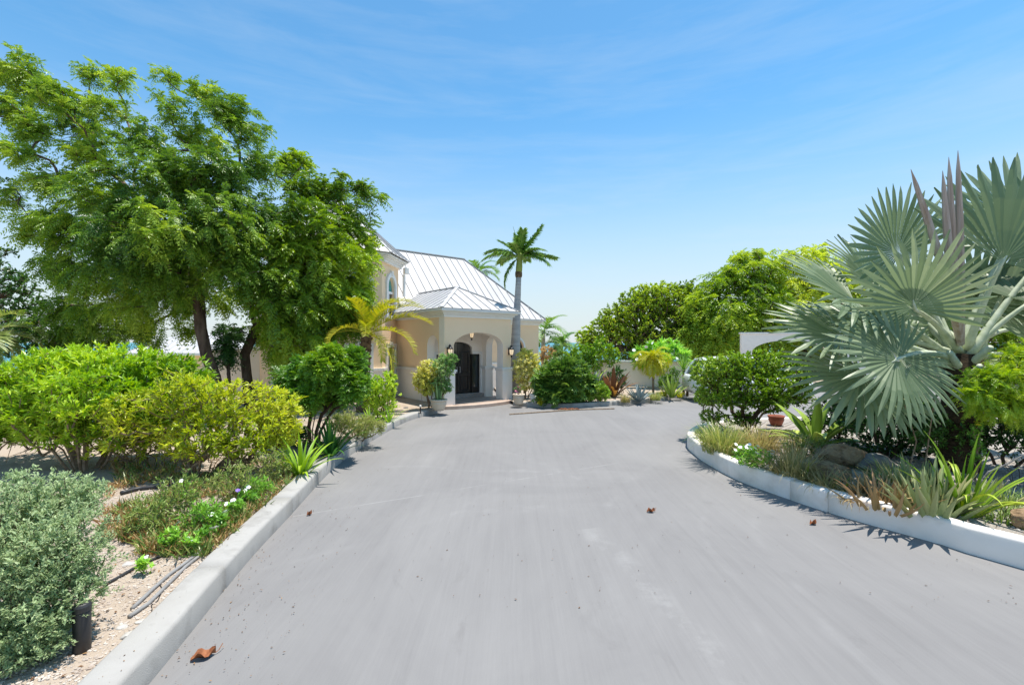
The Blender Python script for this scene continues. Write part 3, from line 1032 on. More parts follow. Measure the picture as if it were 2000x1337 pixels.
def panel(name, origin, sd, outer, holes, thick, mat, parent, mat2=None, proud=0.0):
    """wall slab: outline and openings in its own plane (s along sd, z up), thick inwards"""
    sd = np.array([sd[0], sd[1], 0.0]); sd /= np.linalg.norm(sd)
    nrm = np.array([sd[1], -sd[0], 0.0])
    o = np.array(origin, float) + nrm * proud
    loops = [outer] + list(holes)
    flatp = [p for lp_ in loops for p in lp_]
    tris = tessellate_polygon([[Vector((p[0], p[1], 0)) for p in lp_] for lp_ in loops])
    N = len(flatp)
    fr = [o + sd * p[0] + np.array([0, 0, p[1]]) for p in flatp]
    bk = [p - nrm * thick for p in fr]
    f, g = [], []
    for a, b, c in tris:
        A, B, C_ = (np.array(flatp[i]) for i in (a, b, c))
        if (B - A)[0] * (C_ - A)[1] - (B - A)[1] * (C_ - A)[0] < 0:
            b, c = c, b
        f.append((a, b, c)); g.append((N + a, N + c, N + b))
    q = []; k = 0
    for li, lp_ in enumerate(loops):
        m = len(lp_)
        ar = sum(lp_[i][0] * lp_[(i + 1) % m][1] - lp_[(i + 1) % m][0] * lp_[i][1] for i in range(m))
        for i in range(m):
            a, b = k + i, k + (i + 1) % m
            w = (a, N + a, N + b, b)
            q.append(w if (ar > 0) == (li == 0) else w[::-1])
        k += m
    me = mesh_np(name, fr + bk, [f + g, q])
    me.materials.append(mat)
    if mat2:
        me.materials.append(mat2)
        mi = np.array([0] * len(f) + [1] * (len(g) + len(q)), np.int32)
        me.polygons.foreach_set('material_index', mi)
    return obj(name, me, None, parent)

def part(name, mat, parent, fn, bevel=0.0, smooth=False):
    mb = MB(); fn(mb)
    return mb.build(name, mat, parent, smooth, bevel)

house = thing('house', 'beige stucco house with white metal hip roofs, octagonal tower and arched porch', 'house', tuple(P0), HZ)
ST, WW, WT = M['stucco'], M['white_wall'], M['white_trim']
PW = 2.98
# porch walls: three arched faces on thick piers
panel('wall', (0, 0, 0), (1, 0), [(0, 0), (0.38, 0), (0.38, 2.18)] + arch(0.38, 2.58, 0, 2.18, 2.66)[2:-1][::-1][0:0] +
      [p for p in arch(0.38, 2.58, 0, 2.18, 2.66, 22)[2:][::-1]][1:-1] + [(2.58, 2.18), (2.58, 0), (PW, 0), (PW, 3.2), (0, 3.2)], [], 0.36, ST, house, WW)
panel('wall', (0, 1.5, 0), (0, -1), [(0, 0), (0.30, 0), (0.30, 2.15)] + [p for p in arch(0.30, 1.10, 0, 2.15, 2.56, 16)[2:][::-1]][1:-1] +
      [(1.10, 2.15), (1.10, 0), (1.138, 0), (1.138, 3.2), (0, 3.2)], [], 0.30, ST, house, WW)
panel('wall', (PW, 0.362, 0), (0, 1), [(0, 0), (0.04, 0), (0.04, 2.15)] + [p for p in arch(0.04, 0.84, 0, 2.15, 2.56, 16)[2:][::-1]][1:-1] +
      [(0.84, 2.15), (0.84, 0), (1.138, 0), (1.138, 3.2), (0, 3.2)], [], 0.30, ST, house, WW)
# vestibule side walls
panel('wall', (0, 3.9, 0), (0, -1), [(0, 0), (2.4, 0), (2.4, 3.2), (0, 3.2)], [], 0.25, ST, house)
panel('wall', (PW, 1.5, 0), (0, 1), [(0, 0), (2.4, 0), (2.4, 3.2), (0, 3.2)], [], 0.25, ST, house)
# door wall
DC = 1.56
panel('wall', (0.26, 1.5, 0), (1, 0), [(0, 0.12), (PW - 0.52, 0.12), (PW - 0.52, 3.1), (0, 3.1)],
      [[(DC - 0.26 - 1.02, 0.27), (DC - 0.26 + 1.02, 0.27), (DC - 0.26 + 1.02, 1.84), (DC - 0.26 + 0.64, 1.84)] +
       [(DC - 0.26 + x, z) for x, z in [(0.64 * math.cos(a), 2.04 + 0.28 * math.sin(a)) for a in np.linspace(0, math.pi, 14)]] +
       [(DC - 0.26 - 0.64, 1.84), (DC - 0.26 - 1.02, 1.84)]], 0.2, WW, house)
# double door: two arched leaves, glazed side lights
def leaf_poly(sg):
    a = [(0.012 * sg, 0.275), (0.60 * sg, 0.275), (0.60 * sg, 2.03)]
    a += [(0.60 * sg * math.cos(t), 2.03 + 0.265 * math.sin(t)) for t in np.linspace(0.12, math.pi / 2 - 0.02, 8)]
    return a if sg > 0 else a[::-1]
for sg in (-1, 1):
    d = panel('door', (DC, 1.56, 0), (1, 0), leaf_poly(sg), [], 0.05, M['blackdoor'], house)
    cx = 0.3 * sg
    for z0, z1 in ((0.42, 1.0), (1.1, 1.95)):
        part('door_panel', M['black'], d, lambda mb: (mb.box(DC + cx - 0.2, DC + cx - 0.17, 1.535, 1.56, z0, z1), mb.box(DC + cx + 0.17, DC + cx + 0.2, 1.535, 1.56, z0, z1),
             mb.box(DC + cx - 0.17, DC + cx + 0.17, 1.535, 1.56, z0, z0 + 0.03), mb.box(DC + cx - 0.17, DC + cx + 0.17, 1.535, 1.56, z1 - 0.03, z1)))
    part('handle', M['seam'], d, lambda mb: mb.tube([(DC + 0.07 * sg, 1.555, 1.12), (DC + 0.07 * sg, 1.50, 1.12), (DC + 0.07 * sg, 1.50, 1.34), (DC + 0.07 * sg, 1.555, 1.34)], 0.012, 6))
    x0, x1 = sorted((DC + 0.64 * sg, DC + 1.02 * sg))
    sl = part('side_light', M['black'], house, lambda mb: (mb.box(x0, x0 + 0.05, 1.54, 1.62, 0.27, 1.84), mb.box(x1 - 0.05, x1, 1.54, 1.62, 0.27, 1.84),
              mb.box(x0 + 0.05, x1 - 0.05, 1.54, 1.62, 0.27, 0.5), mb.box(x0 + 0.05, x1 - 0.05, 1.54, 1.62, 1.78, 1.84)))
    part('pane', M['glass'], sl, lambda mb: mb.box(x0 + 0.05, x1 - 0.05, 1.575, 1.59, 0.5, 1.78))
    part('door_trim', WT, house, lambda mb: (mb.box(min(DC + 1.02 * sg, DC + 1.12 * sg), max(DC + 1.02 * sg, DC + 1.12 * sg), 1.46, 1.5, 0.27, 1.94),
         mb.box(min(DC + 0.66 * sg, DC + 1.02 * sg), max(DC + 0.66 * sg, DC + 1.02 * sg), 1.46, 1.5, 1.84, 1.94)))
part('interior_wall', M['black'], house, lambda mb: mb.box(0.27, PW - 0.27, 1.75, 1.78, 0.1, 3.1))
# raised threshold faced with small tiles
th = part('threshold', M['porchtile'], house, lambda mb: mb.box(0.32, PW - 0.32, 1.30, 1.498, 0.13, 0.265))
def thr(mb):
    for k in range(23):
        for j in range(2):
            if (k + j) % 2 == 0:
                mb.box(0.34 + k * 0.1, 0.34 + k * 0.1 + 0.09, 1.294, 1.30, 0.145 + j * 0.058, 0.195 + j * 0.058)
part('mosaic_tile', M['pvc'], th, thr)
# porch slab with rounded front and tiles
fl = [(-0.12, 1.3)] + [(-0.12 + 3.3 * t, -0.10 - 0.42 * math.sin(math.pi * t) ** 0.8) for t in np.linspace(0, 1, 24)] + [(3.18, 1.3)]
slab = part('porch_floor', M['porchedge'], house, lambda mb: mb.prism(fl[::-1] if False else fl, -0.02, 0.125), 0.02)
tm = MB(); tm.box(-0.194, 0.194, -0.194, 0.194, 0, 0.012); tme = tm.mesh('floor_tile'); tme.materials.append(M['porchtile'])
for i in range(6):
    for j in range(4):
        o = obj('floor_tile', tme, None, slab); o.location = (0.5 + i * 0.395, 0.0 + j * 0.395 - 0.02, 0.122)
# wainscot plinths and caps (white) on the piers and walls
def plinth(x0, x1, y0, y1, name='wainscot'):
    w = part(name, WW, house, lambda mb: mb.box(x0 - 0.035, x1 + 0.035, y0 - 0.035, y1 + 0.035, 0, 1.29), 0.006)
    part('cap', WT, w, lambda mb: (mb.box(x0 - 0.085, x1 + 0.085, y0 - 0.085, y1 + 0.085, 1.285, 1.345), mb.box(x0 - 0.06, x1 + 0.06, y0 - 0.06, y1 + 0.06, 1.22, 1.287)), 0.006)
plinth(0.0, 0.38, 0.0, 0.36); plinth(2.58, PW, 0.0, 0.36)
plinth(PW - 0.30, PW, 1.24, 1.5)
plinth(0.0, 0.30, 1.24, 1.5)
def dado(p, q, name='wainscot'):
    """low white wall facing along a straight wall line p-q (outside on the right)"""
    p, q = np.array(p, float), np.array(q, float)
    L = np.linalg.norm(q - p)
    w = panel(name, (*p, 0), q - p, [(0, 0), (L, 0), (L, 1.29), (0, 1.29)], [], 0.036, WW, house, None, 0.036)
    panel('cap', (*p, 0), q - p, [(0, 1.25), (L, 1.25), (L, 1.345), (0, 1.345)], [], 0.078, WT, w, None, 0.078)
dado((0, 3.85), (0, 1.6)); dado((PW, 1.6), (PW, 3.85)); dado((PW + 0.09, 3.9), (8.08, 3.9))
# main block
aw = arch(2.95, 4.15, 1.3, 2.0, 2.6)
panel('wall', (PW, 3.9, 0), (1, 0), [(0, 0), (5.1, 0), (5.1, 3.2), (0, 3.2)], [arch(3.05, 4.05, 1.4, 2.0, 2.5)], 0.25, ST, house)
panel('window_trim', (PW, 3.9, 0), (1, 0), aw, [arch(3.05, 4.05, 1.4, 2.0, 2.5)], 0.06, WT, house, None, 0.06)
panel('window_pane', (PW, 4.0, 0), (1, 0), arch(3.0, 4.1, 1.38, 2.0, 2.53), [], 0.02, M['glass'], house)
panel('wall', (8.08, 3.9, 0), (0, 1), [(0.25, 0), (5.6, 0), (5.6, 3.2), (0.25, 3.2)], [], 0.25, ST, house)
panel('wall', (8.08, 9.5, 0), (-1, 0), [(0.25, 0), (11.8, 0), (11.8, 3.2), (0.25, 3.2)], [], 0.25, ST, house)
panel('wall', (-4.0, 9.5, 0), (0, -1), [(0, 0), (5.35, 0), (5.35, 3.2), (0, 3.2)], [], 0.25, ST, house)

def offs(poly, d):
    """grow a convex counter-clockwise outline by d"""
    n = len(poly); out = []
    for i in range(n):
        a, b, c = (np.array(poly[(i + k) % n], float) for k in (-1, 0, 1))
        e1 = unit(b - a); e2 = unit(c - b)
        n1 = np.array([e1[1], -e1[0]]); n2 = np.array([e2[1], -e2[0]])
        out.append(tuple(b + (n1 + n2) * d / (1 + n1 @ n2)))
    return out
def cornice(poly, z, extra=0.0):
    for k, (d, z0, z1, m) in enumerate(((0.05, -0.02, 0.07, 'white_trim'), (0.11, 0.072, 0.14, 'white_trim'), (0.19, 0.142, 0.19, 'white_trim'), (0.27, 0.192, 0.262, 'white_trim'))):
        part('cornice' if k < 3 else 'gutter', M[m], house, lambda mb: mb.prism(offs(poly, d + extra), z + z0, z + z1), 0.008)
porch_fp = [(0, 0), (PW, 0), (PW, 3.58), (0, 3.58)]
main_fp = [(-4.0, 3.9), (8.08, 3.9), (8.08, 9.5), (-4.0, 9.5)]
cornice(porch_fp, 3.2); cornice(main_fp, 3.2)
TC = np.array([-2.0, 4.8]); TRr = 1.8 / (2 * math.sin(math.pi / 8))
octo = [tuple(TC + TRr * np.array([math.cos(R(-112.5 + 45 * k)), math.sin(R(-112.5 + 45 * k))])) for k in range(8)]
cornice(octo, 5.34, 0.08)

def roof_plane(poly, sdir, parent, spacing=0.41, th=0.03, phase=0.0):
    """standing-seam sheets: the plane cut into upright strips, each with its raised seam"""
    P = [np.array(p, float) for p in poly]
    s = unit(np.array(sdir, float))
    nrm = unit(np.cross(P[1] - P[0], P[2] - P[0]))
    if nrm[2] < 0: nrm = -nrm
    t = unit(np.cross(nrm, s))
    o = P[0]
    q = [(float((p - o) @ s), float((p - o) @ t)) for p in P]
    def clip(pl, sgn, lim):
        out = []
        for i in range(len(pl)):
            a, b = pl[i], pl[(i + 1) % len(pl)]
            da, db = sgn * (a[0] - lim), sgn * (b[0] - lim)
            if da >= 0: out.append(a)
            if (da >= 0) != (db >= 0):
                k = da / (da - db)
                out.append((a[0] + (b[0] - a[0]) * k, a[1] + (b[1] - a[1]) * k))
        return out
    lo, hi = min(x for x, _ in q), max(x for x, _ in q)
    k = math.floor(lo / spacing) * spacing + phase
    rr = np.random.default_rng(int(abs(lo * 100) + abs(hi * 10)))
    while k < hi:
        st = clip(clip(q, 1, k + 0.006), -1, k + spacing - 0.006)
        if len(st) >= 3 and max(x for x, _ in st) - min(x for x, _ in st) > 0.02:
            mb = MB()
            ar = sum(st[i][0] * st[(i + 1) % len(st)][1] - st[(i + 1) % len(st)][0] * st[i][1] for i in range(len(st)))
            if ar < 0: st = st[::-1]
            n = len(st)
            lift = rr.normal(0, 0.0015)
            top = [o + s * a + t * b + nrm * (th + lift) for a, b in st]
            bot = [p - nrm * th for p in top]
            mb.add(top + bot, [[tuple(range(n))], [tuple(range(n, 2 * n))[::-1]], [(i, n + i, n + (i + 1) % n, (i + 1) % n) for i in range(n)]])
            e = clip(clip(q, 1, k + 0.004), -1, k + 0.03)
            pan = mb.build('roof_panel', M['roof'], parent)
            if len(e) >= 3:
                b0, b1 = min(b for _, b in e), max(b for _, b in e)
                if b1 - b0 > 0.1:
                    mid = k + 0.012
                    mb2 = MB()
                    mb2.beam(o + s * mid + t * b0 + nrm * (th + 0.016), o + s * mid + t * b1 + nrm * (th + 0.016), 0.015, 0.028, nrm)
                    mb2.build('seam', M['seam'], parent)
        k += spacing

EZ = 3.462
def roof_part(name):
    o = bpy.data.objects.new(name, None); COL.objects.link(o); o.parent = house
    return o
pk = 4.42
rp = roof_part('porch_roof')
rp_l, rp_r, rp_f, rp_m = -0.27, PW + 0.27, -0.27, PW / 2
roof_plane([(rp_l, rp_f, EZ), (rp_r, rp_f, EZ), (rp_m, 1.49, pk)], (1, 0, 0), rp)
roof_plane([(rp_l, 3.64, EZ), (rp_l, rp_f, EZ), (rp_m, 1.49, pk), (rp_m, 4.56, pk)], (0, -1, 0), rp)
roof_plane([(rp_r, rp_f, EZ), (rp_r, 3.64, EZ), (rp_m, 4.56, pk), (rp_m, 1.49, pk)], (0, 1, 0), rp)
for a, b in (((rp_l, rp_f, EZ), (rp_m, 1.49, pk)), ((rp_r, rp_f, EZ), (rp_m, 1.49, pk)), ((rp_m, 1.49, pk), (rp_m, 4.5, pk))):
    part('ridge_cap', M['roof'], rp, lambda mb: mb.beam(np.array(a) + (0, 0, 0.045), np.array(b) + (0, 0, 0.045), 0.13, 0.03))
rm = roof_part('main_roof')
ml, mr_, mf, mbk = -4.27, 8.35, 3.63, 9.77
hw_ = (mbk - mf) / 2; rz_ = EZ + hw_ * 1.045
roof_plane([(ml, mf, EZ), (mr_, mf, EZ), (mr_ - hw_, mf + hw_, rz_), (ml + hw_, mf + hw_, rz_)], (1, 0, 0), rm)
roof_plane([(mr_, mf, EZ), (mr_, mbk, EZ), (mr_ - hw_, mf + hw_, rz_)], (0, 1, 0), rm)
roof_plane([(ml, mbk, EZ), (ml, mf, EZ), (ml + hw_, mf + hw_, rz_)], (0, -1, 0), rm)
roof_plane([(mr_, mbk, EZ), (ml, mbk, EZ), (ml + hw_, mf + hw_, rz_), (mr_ - hw_, mf + hw_, rz_)], (-1, 0, 0), rm, 0.82)
for a, b in (((ml + hw_, mf + hw_, rz_), (mr_ - hw_, mf + hw_, rz_)), ((mr_, mf, EZ), (mr_ - hw_, mf + hw_, rz_)), ((ml, mf, EZ), (ml + hw_, mf + hw_, rz_)), ((mr_, mbk, EZ), (mr_ - hw_, mf + hw_, rz_))):
    part('ridge_cap', M['roof'], rm, lambda mb: mb.beam(np.array(a) + (0, 0, 0.05), np.array(b) + (0, 0, 0.05), 0.17, 0.035))
rt_ = roof_part('tower_roof')
oc = offs(octo, 0.42)
apex = (TC[0], TC[1], 8.0); TE = 5.602
for k in range(8):
    a, b = oc[k], oc[(k + 1) % 8]
    roof_plane([(a[0], a[1], TE), (b[0], b[1], TE), apex], (b[0] - a[0], b[1] - a[1], 0), rt_, 0.40, phase=0.07)
    part('ridge_cap', M['roof'], rt_, lambda mb: mb.beam((a[0], a[1], TE + 0.04), (apex[0], apex[1], apex[2] + 0.04), 0.11, 0.03))
# tower walls with arched upper windows and tall lower windows
for k in range(8):
    a, b = np.array(octo[k]), np.array(octo[(k + 1) % 8])
    L = np.linalg.norm(b - a); c = L / 2
    if k in (0, 1, 7, 6):
        wh = [arch(c - 0.40, c + 0.40, 3.35, 4.45, 4.86)]
        lh = [(c - 0.42, 0.25), (c + 0.42, 0.25), (c + 0.42, 2.12), (c - 0.42, 2.12)]
        panel('wall', (*a, 0), b - a, [(0.0, 0), (L, 0), (L, 5.36), (0.0, 5.36)], wh + [lh], 0.22, ST, house)
        tr = panel('window_trim', (*a, 0), b - a, arch(c - 0.56, c + 0.56, 3.22, 4.45, 5.03), wh, 0.07, WT, house, None, 0.068)
        tr2 = panel('window_trim', (*a, 0), b - a, [(c - 0.54, 0.12), (c + 0.54, 0.12), (c + 0.54, 2.26), (c - 0.54, 2.26)], [lh], 0.07, WT, house, None, 0.068)
        nrm = np.array([(b - a)[1], -(b - a)[0]]) / L
        ins = a - nrm * 0.10
        panel('arch_pane', (*ins, 0), b - a, arch(c - 0.40, c + 0.40, 4.30, 4.45, 4.86), [], 0.02, M['tealglass'], tr)
        panel('pane', (*ins, 0), b - a, [(c - 0.40, 3.35), (c + 0.40, 3.35), (c + 0.40, 4.23), (c - 0.40, 4.23)], [], 0.02, M['glass'], tr)
        for (x0, x1, z0, z1) in ((c - 0.40, c + 0.40, 4.22, 4.31), (c - 0.025, c + 0.025, 3.35, 4.23), (c - 0.40, c + 0.40, 3.77, 3.81)):
            panel('glazing_bar', (*(a - nrm * 0.06), 0), b - a, [(x0, z0), (x1, z0), (x1, z1), (x0, z1)], [], 0.05, WT, tr)
        panel('pane', (*ins, 0), b - a, [(c - 0.42, 0.25), (c + 0.42, 0.25), (c + 0.42, 2.12), (c - 0.42, 2.12)], [], 0.02, M['glass'], tr2)
        panel('glazing_bar', (*(a - nrm * 0.06), 0), b - a, [(c - 0.04, 0.25), (c + 0.04, 0.25), (c + 0.04, 2.12), (c - 0.04, 2.12)], [], 0.05, WT, tr2)
        panel('keystone', (*a, 0), b - a, [(c - 0.05, 4.88), (c + 0.05, 4.88), (c + 0.08, 5.1), (c - 0.08, 5.1)], [], 0.12, WT, tr, None, 0.1)
        panel('keystone', (*a, 0), b - a, [(c - 0.05, 2.14), (c + 0.05, 2.14), (c + 0.08, 2.32), (c - 0.08, 2.32)], [], 0.12, WT, tr2, None, 0.1)
        for s0, s1 in ((0.0, c - 0.545), (c + 0.545, L)):
            d_ = unit(b - a)
            dado(a + d_ * s0, a + d_ * s1)
    else:
        panel('wall', (*a, 0), b - a, [(0.0, 0), (L, 0), (L, 5.36), (0.0, 5.36)], [], 0.22, ST, house)
part('downspout', WT, house, lambda mb: (mb.box(0.30, 0.48, 3.55, 3.73, 5.1, 5.36), mb.box(0.34, 0.44, 3.78, 3.86, 4.2, 5.1)), 0.01)

# lanterns, camera, path light ---------------------------------------------------
def lantern(name, label, loc, rz, wall=True, s=1.0):
    t = thing(name, label, 'lantern', loc, rz, 'porch lanterns')
    B = M['black']
    cx, cy, cz = (0, -0.14 * s, 0) if wall else (0, 0, 0)
    if wall:
        part('back_plate', B, t, lambda mb: mb.box(-0.045 * s, 0.045 * s, -0.03, 0.002, -0.12 * s, 0.14 * s), 0.01)
        part('arm', B, t, lambda mb: mb.tube([(0, -0.02, 0.1 * s), (0, -0.07 * s, 0.2 * s), (0, -0.13 * s, 0.235 * s), (0, cy, 0.2 * s)], 0.011 * s, 6))
    else:
        part('hanging_rod', B, t, lambda mb: mb.tube([(0, 0, 0.17 * s), (0, 0, 0.56)], 0.008, 6))
    part('lamp_glass', M['lampglass'], t, lambda mb: mb.lathe([(0.045 * s, -0.13 * s), (0.07 * s, -0.06 * s), (0.085 * s, 0.03 * s), (0.08 * s, 0.08 * s), (0.03 * s, 0.10 * s)], 14, cx, cy), smooth=True)
    part('cap', B, t, lambda mb: mb.lathe([(0.10 * s, 0.075 * s), (0.105 * s, 0.09 * s), (0.07 * s, 0.13 * s), (0.03 * s, 0.17 * s), (0.045 * s, 0.20 * s), (0.02 * s, 0.21 * s)], 14, cx, cy), smooth=True)
    part('finial', B, t, lambda mb: mb.lathe([(0.02 * s, -0.22 * s), (0.035 * s, -0.19 * s), (0.02 * s, -0.16 * s), (0.055 * s, -0.135 * s), (0.05 * s, -0.12 * s)], 12, cx, cy), smooth=True)
    def bars(mb):
        for a in range(6):
            an = a * 1.0472
            mb.tube([(cx + math.cos(an) * r_ * s, cy + math.sin(an) * r_ * s, z * s) for r_, z in ((0.05, -0.13), (0.076, -0.06), (0.09, 0.03), (0.086, 0.08))], 0.006 * s, 4)
    part('cage', B, t, bars)
    return t
lantern('wall_lantern', 'black wall lantern on the right pier of the porch arch', tuple(hw(PW - 0.10, 0.0, 1.95)), HZ, True, 1.05)
lantern('wall_lantern', 'black wall lantern on the left pier of the porch arch', tuple(hw(0.14, 0.0, 1.99)), HZ, True, 1.05)
lantern('pendant_lantern', 'black pendant lantern hanging under the porch arch before the door', tuple(hw(1.52, 0.55, 2.60)), HZ, False, 1.0)
cp = np.array(octo[1]) * 0.15 + np.array(octo[0]) * 0.85
cp = np.array(octo[1]) * 0.72 + np.array(octo[0]) * 0.28
cm = thing('security_camera', 'white dome security camera under the tower eave', 'camera', tuple(hw(cp[0], cp[1], 4.95)), HZ)
part('bracket', M['white_trim'], cm, lambda mb: (mb.box(-0.05, 0.05, -0.05, 0.0, 0.0, 0.16), mb.box(-0.03, 0.03, -0.2, -0.05, 0.05, 0.11)), 0.008)
part('housing', M['white_trim'], cm, lambda mb: mb.lathe([(0.04, 0.02), (0.085, 0.0), (0.095, -0.12), (0.09, -0.14)], 16, 0, -0.2), smooth=True)
part('dome', M['blackdoor'], cm, lambda mb: mb.lathe([(0.02, -0.24), (0.06, -0.22), (0.085, -0.17), (0.088, -0.14)], 16, 0, -0.2), smooth=True)

def path_light(label, loc, h, rad, mat, cap='potwhite'):
    t = thing('path_light', label, 'path light', tuple(loc))
    part('post', mat, t, lambda mb: mb.lathe([(rad, -0.03), (rad, h * 0.7), (rad * 0.95, h * 0.72)], 14), smooth=False)
    part('lamp_head', M[cap], t, lambda mb: mb.lathe([(rad * 1.5, h * 0.72), (rad * 1.6, h * 0.86), (rad * 1.2, h * 0.97), (rad * 0.4, h)], 14), smooth=True)
    return t
path_light('small black path light with pale head on the sand before the porch shrub', gnd(821, 804, LZ), 0.24, 0.022, M['black'])
bl_ = thing('bollard_light', 'black cylinder bollard stub on the gravel beneath the grey green bush', 'path light', tuple(gnd(160, 1268, LZ)))
part('post', M['black_plastic'], bl_, lambda mb: mb.lathe([(0.05, -0.03), (0.05, 0.1), (0.05, 0.27), (0.047, 0.28)], 32), smooth=True)
part('rim', M['black_plastic'], bl_, lambda mb: mb.lathe([(0.053, 0.28), (0.053, 0.315), (0.045, 0.33), (0.035, 0.335)], 20))

# ------------------------------------------------------------------ other walls and buildings
gw = thing('garden_wall', 'low white garden wall behind the tropical flower bed', 'wall', (0, 0, 0))
wa, wb = np.array([1.9, 24.2]), np.array([13.2, 20.9])
def wallrun(t, a, b, h, th, mats, cap=True):
    L = np.linalg.norm(b - a)
    panel('wall_panel', (*a, 0), b - a, [(0, 0), (L, 0), (L, h), (0, h)], [], th, M[mats], t)
    if cap:
        panel('coping', (*a, 0), b - a, [(-0.03, h), (L + 0.03, h), (L + 0.03, h + 0.09), (-0.03, h + 0.09)], [], th + 0.1, M['white_trim'], t, None, 0.05)
wallrun(gw, wa, (wa + wb) / 2, 1.30, 0.2, 'white_wall')
wallrun(gw, (wa + wb) / 2 + unit(wb - wa) * 0.01, wb, 1.30, 0.2, 'white_wall')
ga = thing('gateway_wall', 'tall white wall with an arched opening beyond the hedge', 'wall', (0, 0, 0))
a_ = np.array([12.95, 26.0]); b_ = np.array([21.0, 24.5]); L_ = np.linalg.norm(b_ - a_)
panel('wall_panel', (*a_, 0), b_ - a_, [(0, 0), (0.55, 0), (0.55, 1.75)] + [p for p in arch(0.55, 4.35, 0, 1.75, 2.42, 20)[2:][::-1]][1:-1] + [(4.35, 1.75), (4.35, 0), (L_, 0), (L_, 2.78), (0, 2.78)], [], 0.3, M['white_wall'], ga)
panel('coping', (*a_, 0), b_ - a_, [(-0.05, 2.78), (L_, 2.78), (L_, 2.87), (-0.05, 2.87)], [], 0.4, M['white_trim'], ga, None, 0.05)
cw = thing('courtyard_wall', 'shaded plaster courtyard wall with white gate post behind the trees', 'wall', (0, 0, 0))
wallrun(cw, np.array([-13.2, 19.6]), np.array([-10.25, 20.2]), 1.95, 0.2, 'white_wall')
part('gate_post', M['white_trim'], cw, lambda mb: (mb.box(-10.22, -9.92, 20.0, 20.3, 0, 1.9), mb.box(-10.27, -9.87, 19.95, 20.35, 1.9, 1.98)), 0.01)
wallrun(cw, np.array([-9.88, 20.2]), np.array([-8.2, 19.8]), 1.55, 0.2, 'white_wall')
ph = thing('pool_house', 'low beige building with white pyramid roof behind the big tree', 'building', (0, 0, 0))
rx0, rx1, ry0, ry1 = -31.5, -23.0, 37.0, 43.5
part('wall', ST, ph, lambda mb: mb.box(rx0 + 0.6, rx1 - 0.6, ry0 + 0.6, ry1 - 0.6, -3.0, 1.25))
part('fascia', WT, ph, lambda mb: mb.box(rx0, rx1, ry0, ry1, 1.25, 1.42))
cc = ((rx0 + rx1) / 2, (ry0 + ry1) / 2)
prr = bpy.data.objects.new('roof', None); COL.objects.link(prr); prr.parent = ph
rid = 1.6
roof_plane([(rx0, ry0, 1.42), (rx1, ry0, 1.42), (cc[0] + rid, cc[1], 3.05), (cc[0] - rid, cc[1], 3.05)], (1, 0, 0), prr, 0.6)
roof_plane([(rx1, ry0, 1.42), (rx1, ry1, 1.42), (cc[0] + rid, cc[1], 3.05)], (0, 1, 0), prr, 0.6)
roof_plane([(rx0, ry1, 1.42), (rx0, ry0, 1.42), (cc[0] - rid, cc[1], 3.05)], (0, -1, 0), prr, 0.6)
roof_plane([(rx1, ry1, 1.42), (rx0, ry1, 1.42), (cc[0] - rid, cc[1], 3.05), (cc[0] + rid, cc[1], 3.05)], (-1, 0, 0), prr, 0.6)

# parked car, its tail just clear of the hedge
car = thing('parked_car', 'white parked car half hidden behind the island hedge', 'car', (9.3, 18.3, 0.0), R(0))
def loft(name, mat, parent, rows, smooth=True):
    """body from cross sections: (x, half width, z low, z high, half width at top)"""
    v, q = [], []
    for x, hw0, z0, z1, hw1 in rows:
        v += [(x, -hw0, z0), (x, -hw0 * 1.03, z0 + (z1 - z0) * 0.5), (x, -hw1, z1 - 0.05), (x, -hw1 * 0.85, z1), (x, hw1 * 0.85, z1), (x, hw1, z1 - 0.05), (x, hw0 * 1.03, z0 + (z1 - z0) * 0.5), (x, hw0, z0)]
    n = len(rows)
    for i in range(n - 1):
        for j in range(8):
            k = (j + 1) % 8
            q.append((i * 8 + j, i * 8 + k, (i + 1) * 8 + k, (i + 1) * 8 + j))
    q2 = [tuple(range(8))[::-1], tuple(range((n - 1) * 8, n * 8))]
    return obj(name, mesh_np(name, v, [[t[::-1] for t in q], [t[::-1] for t in q2]], None, smooth), mat, parent)
body = loft('body', M['carpaint'], car, [(-2.25, 0.78, 0.45, 0.95, 0.74), (-2.15, 0.86, 0.30, 1.02, 0.82), (-1.2, 0.9, 0.26, 1.04, 0.86), (0.6, 0.9, 0.26, 1.03, 0.86), (1.5, 0.88, 0.28, 0.98, 0.82), (2.1, 0.82, 0.32, 0.88, 0.74), (2.25, 0.74, 0.45, 0.78, 0.66)])
cab = loft('cabin', M['glass'], car, [(-2.12, 0.74, 0.98, 1.05, 0.7), (-1.75, 0.76, 0.98, 1.62, 0.6), (-1.3, 0.78, 0.98, 1.68, 0.62), (0.2, 0.78, 0.98, 1.68, 0.62), (0.75, 0.76, 0.98, 1.5, 0.6), (1.35, 0.74, 0.98, 1.03, 0.68)])
loft('roof', M['carpaint'], car, [(-1.82, 0.60, 1.60, 1.66, 0.56), (-1.3, 0.645, 1.66, 1.735, 0.6), (0.2, 0.645, 1.66, 1.735, 0.6), (0.5, 0.62, 1.6, 1.66, 0.57)])
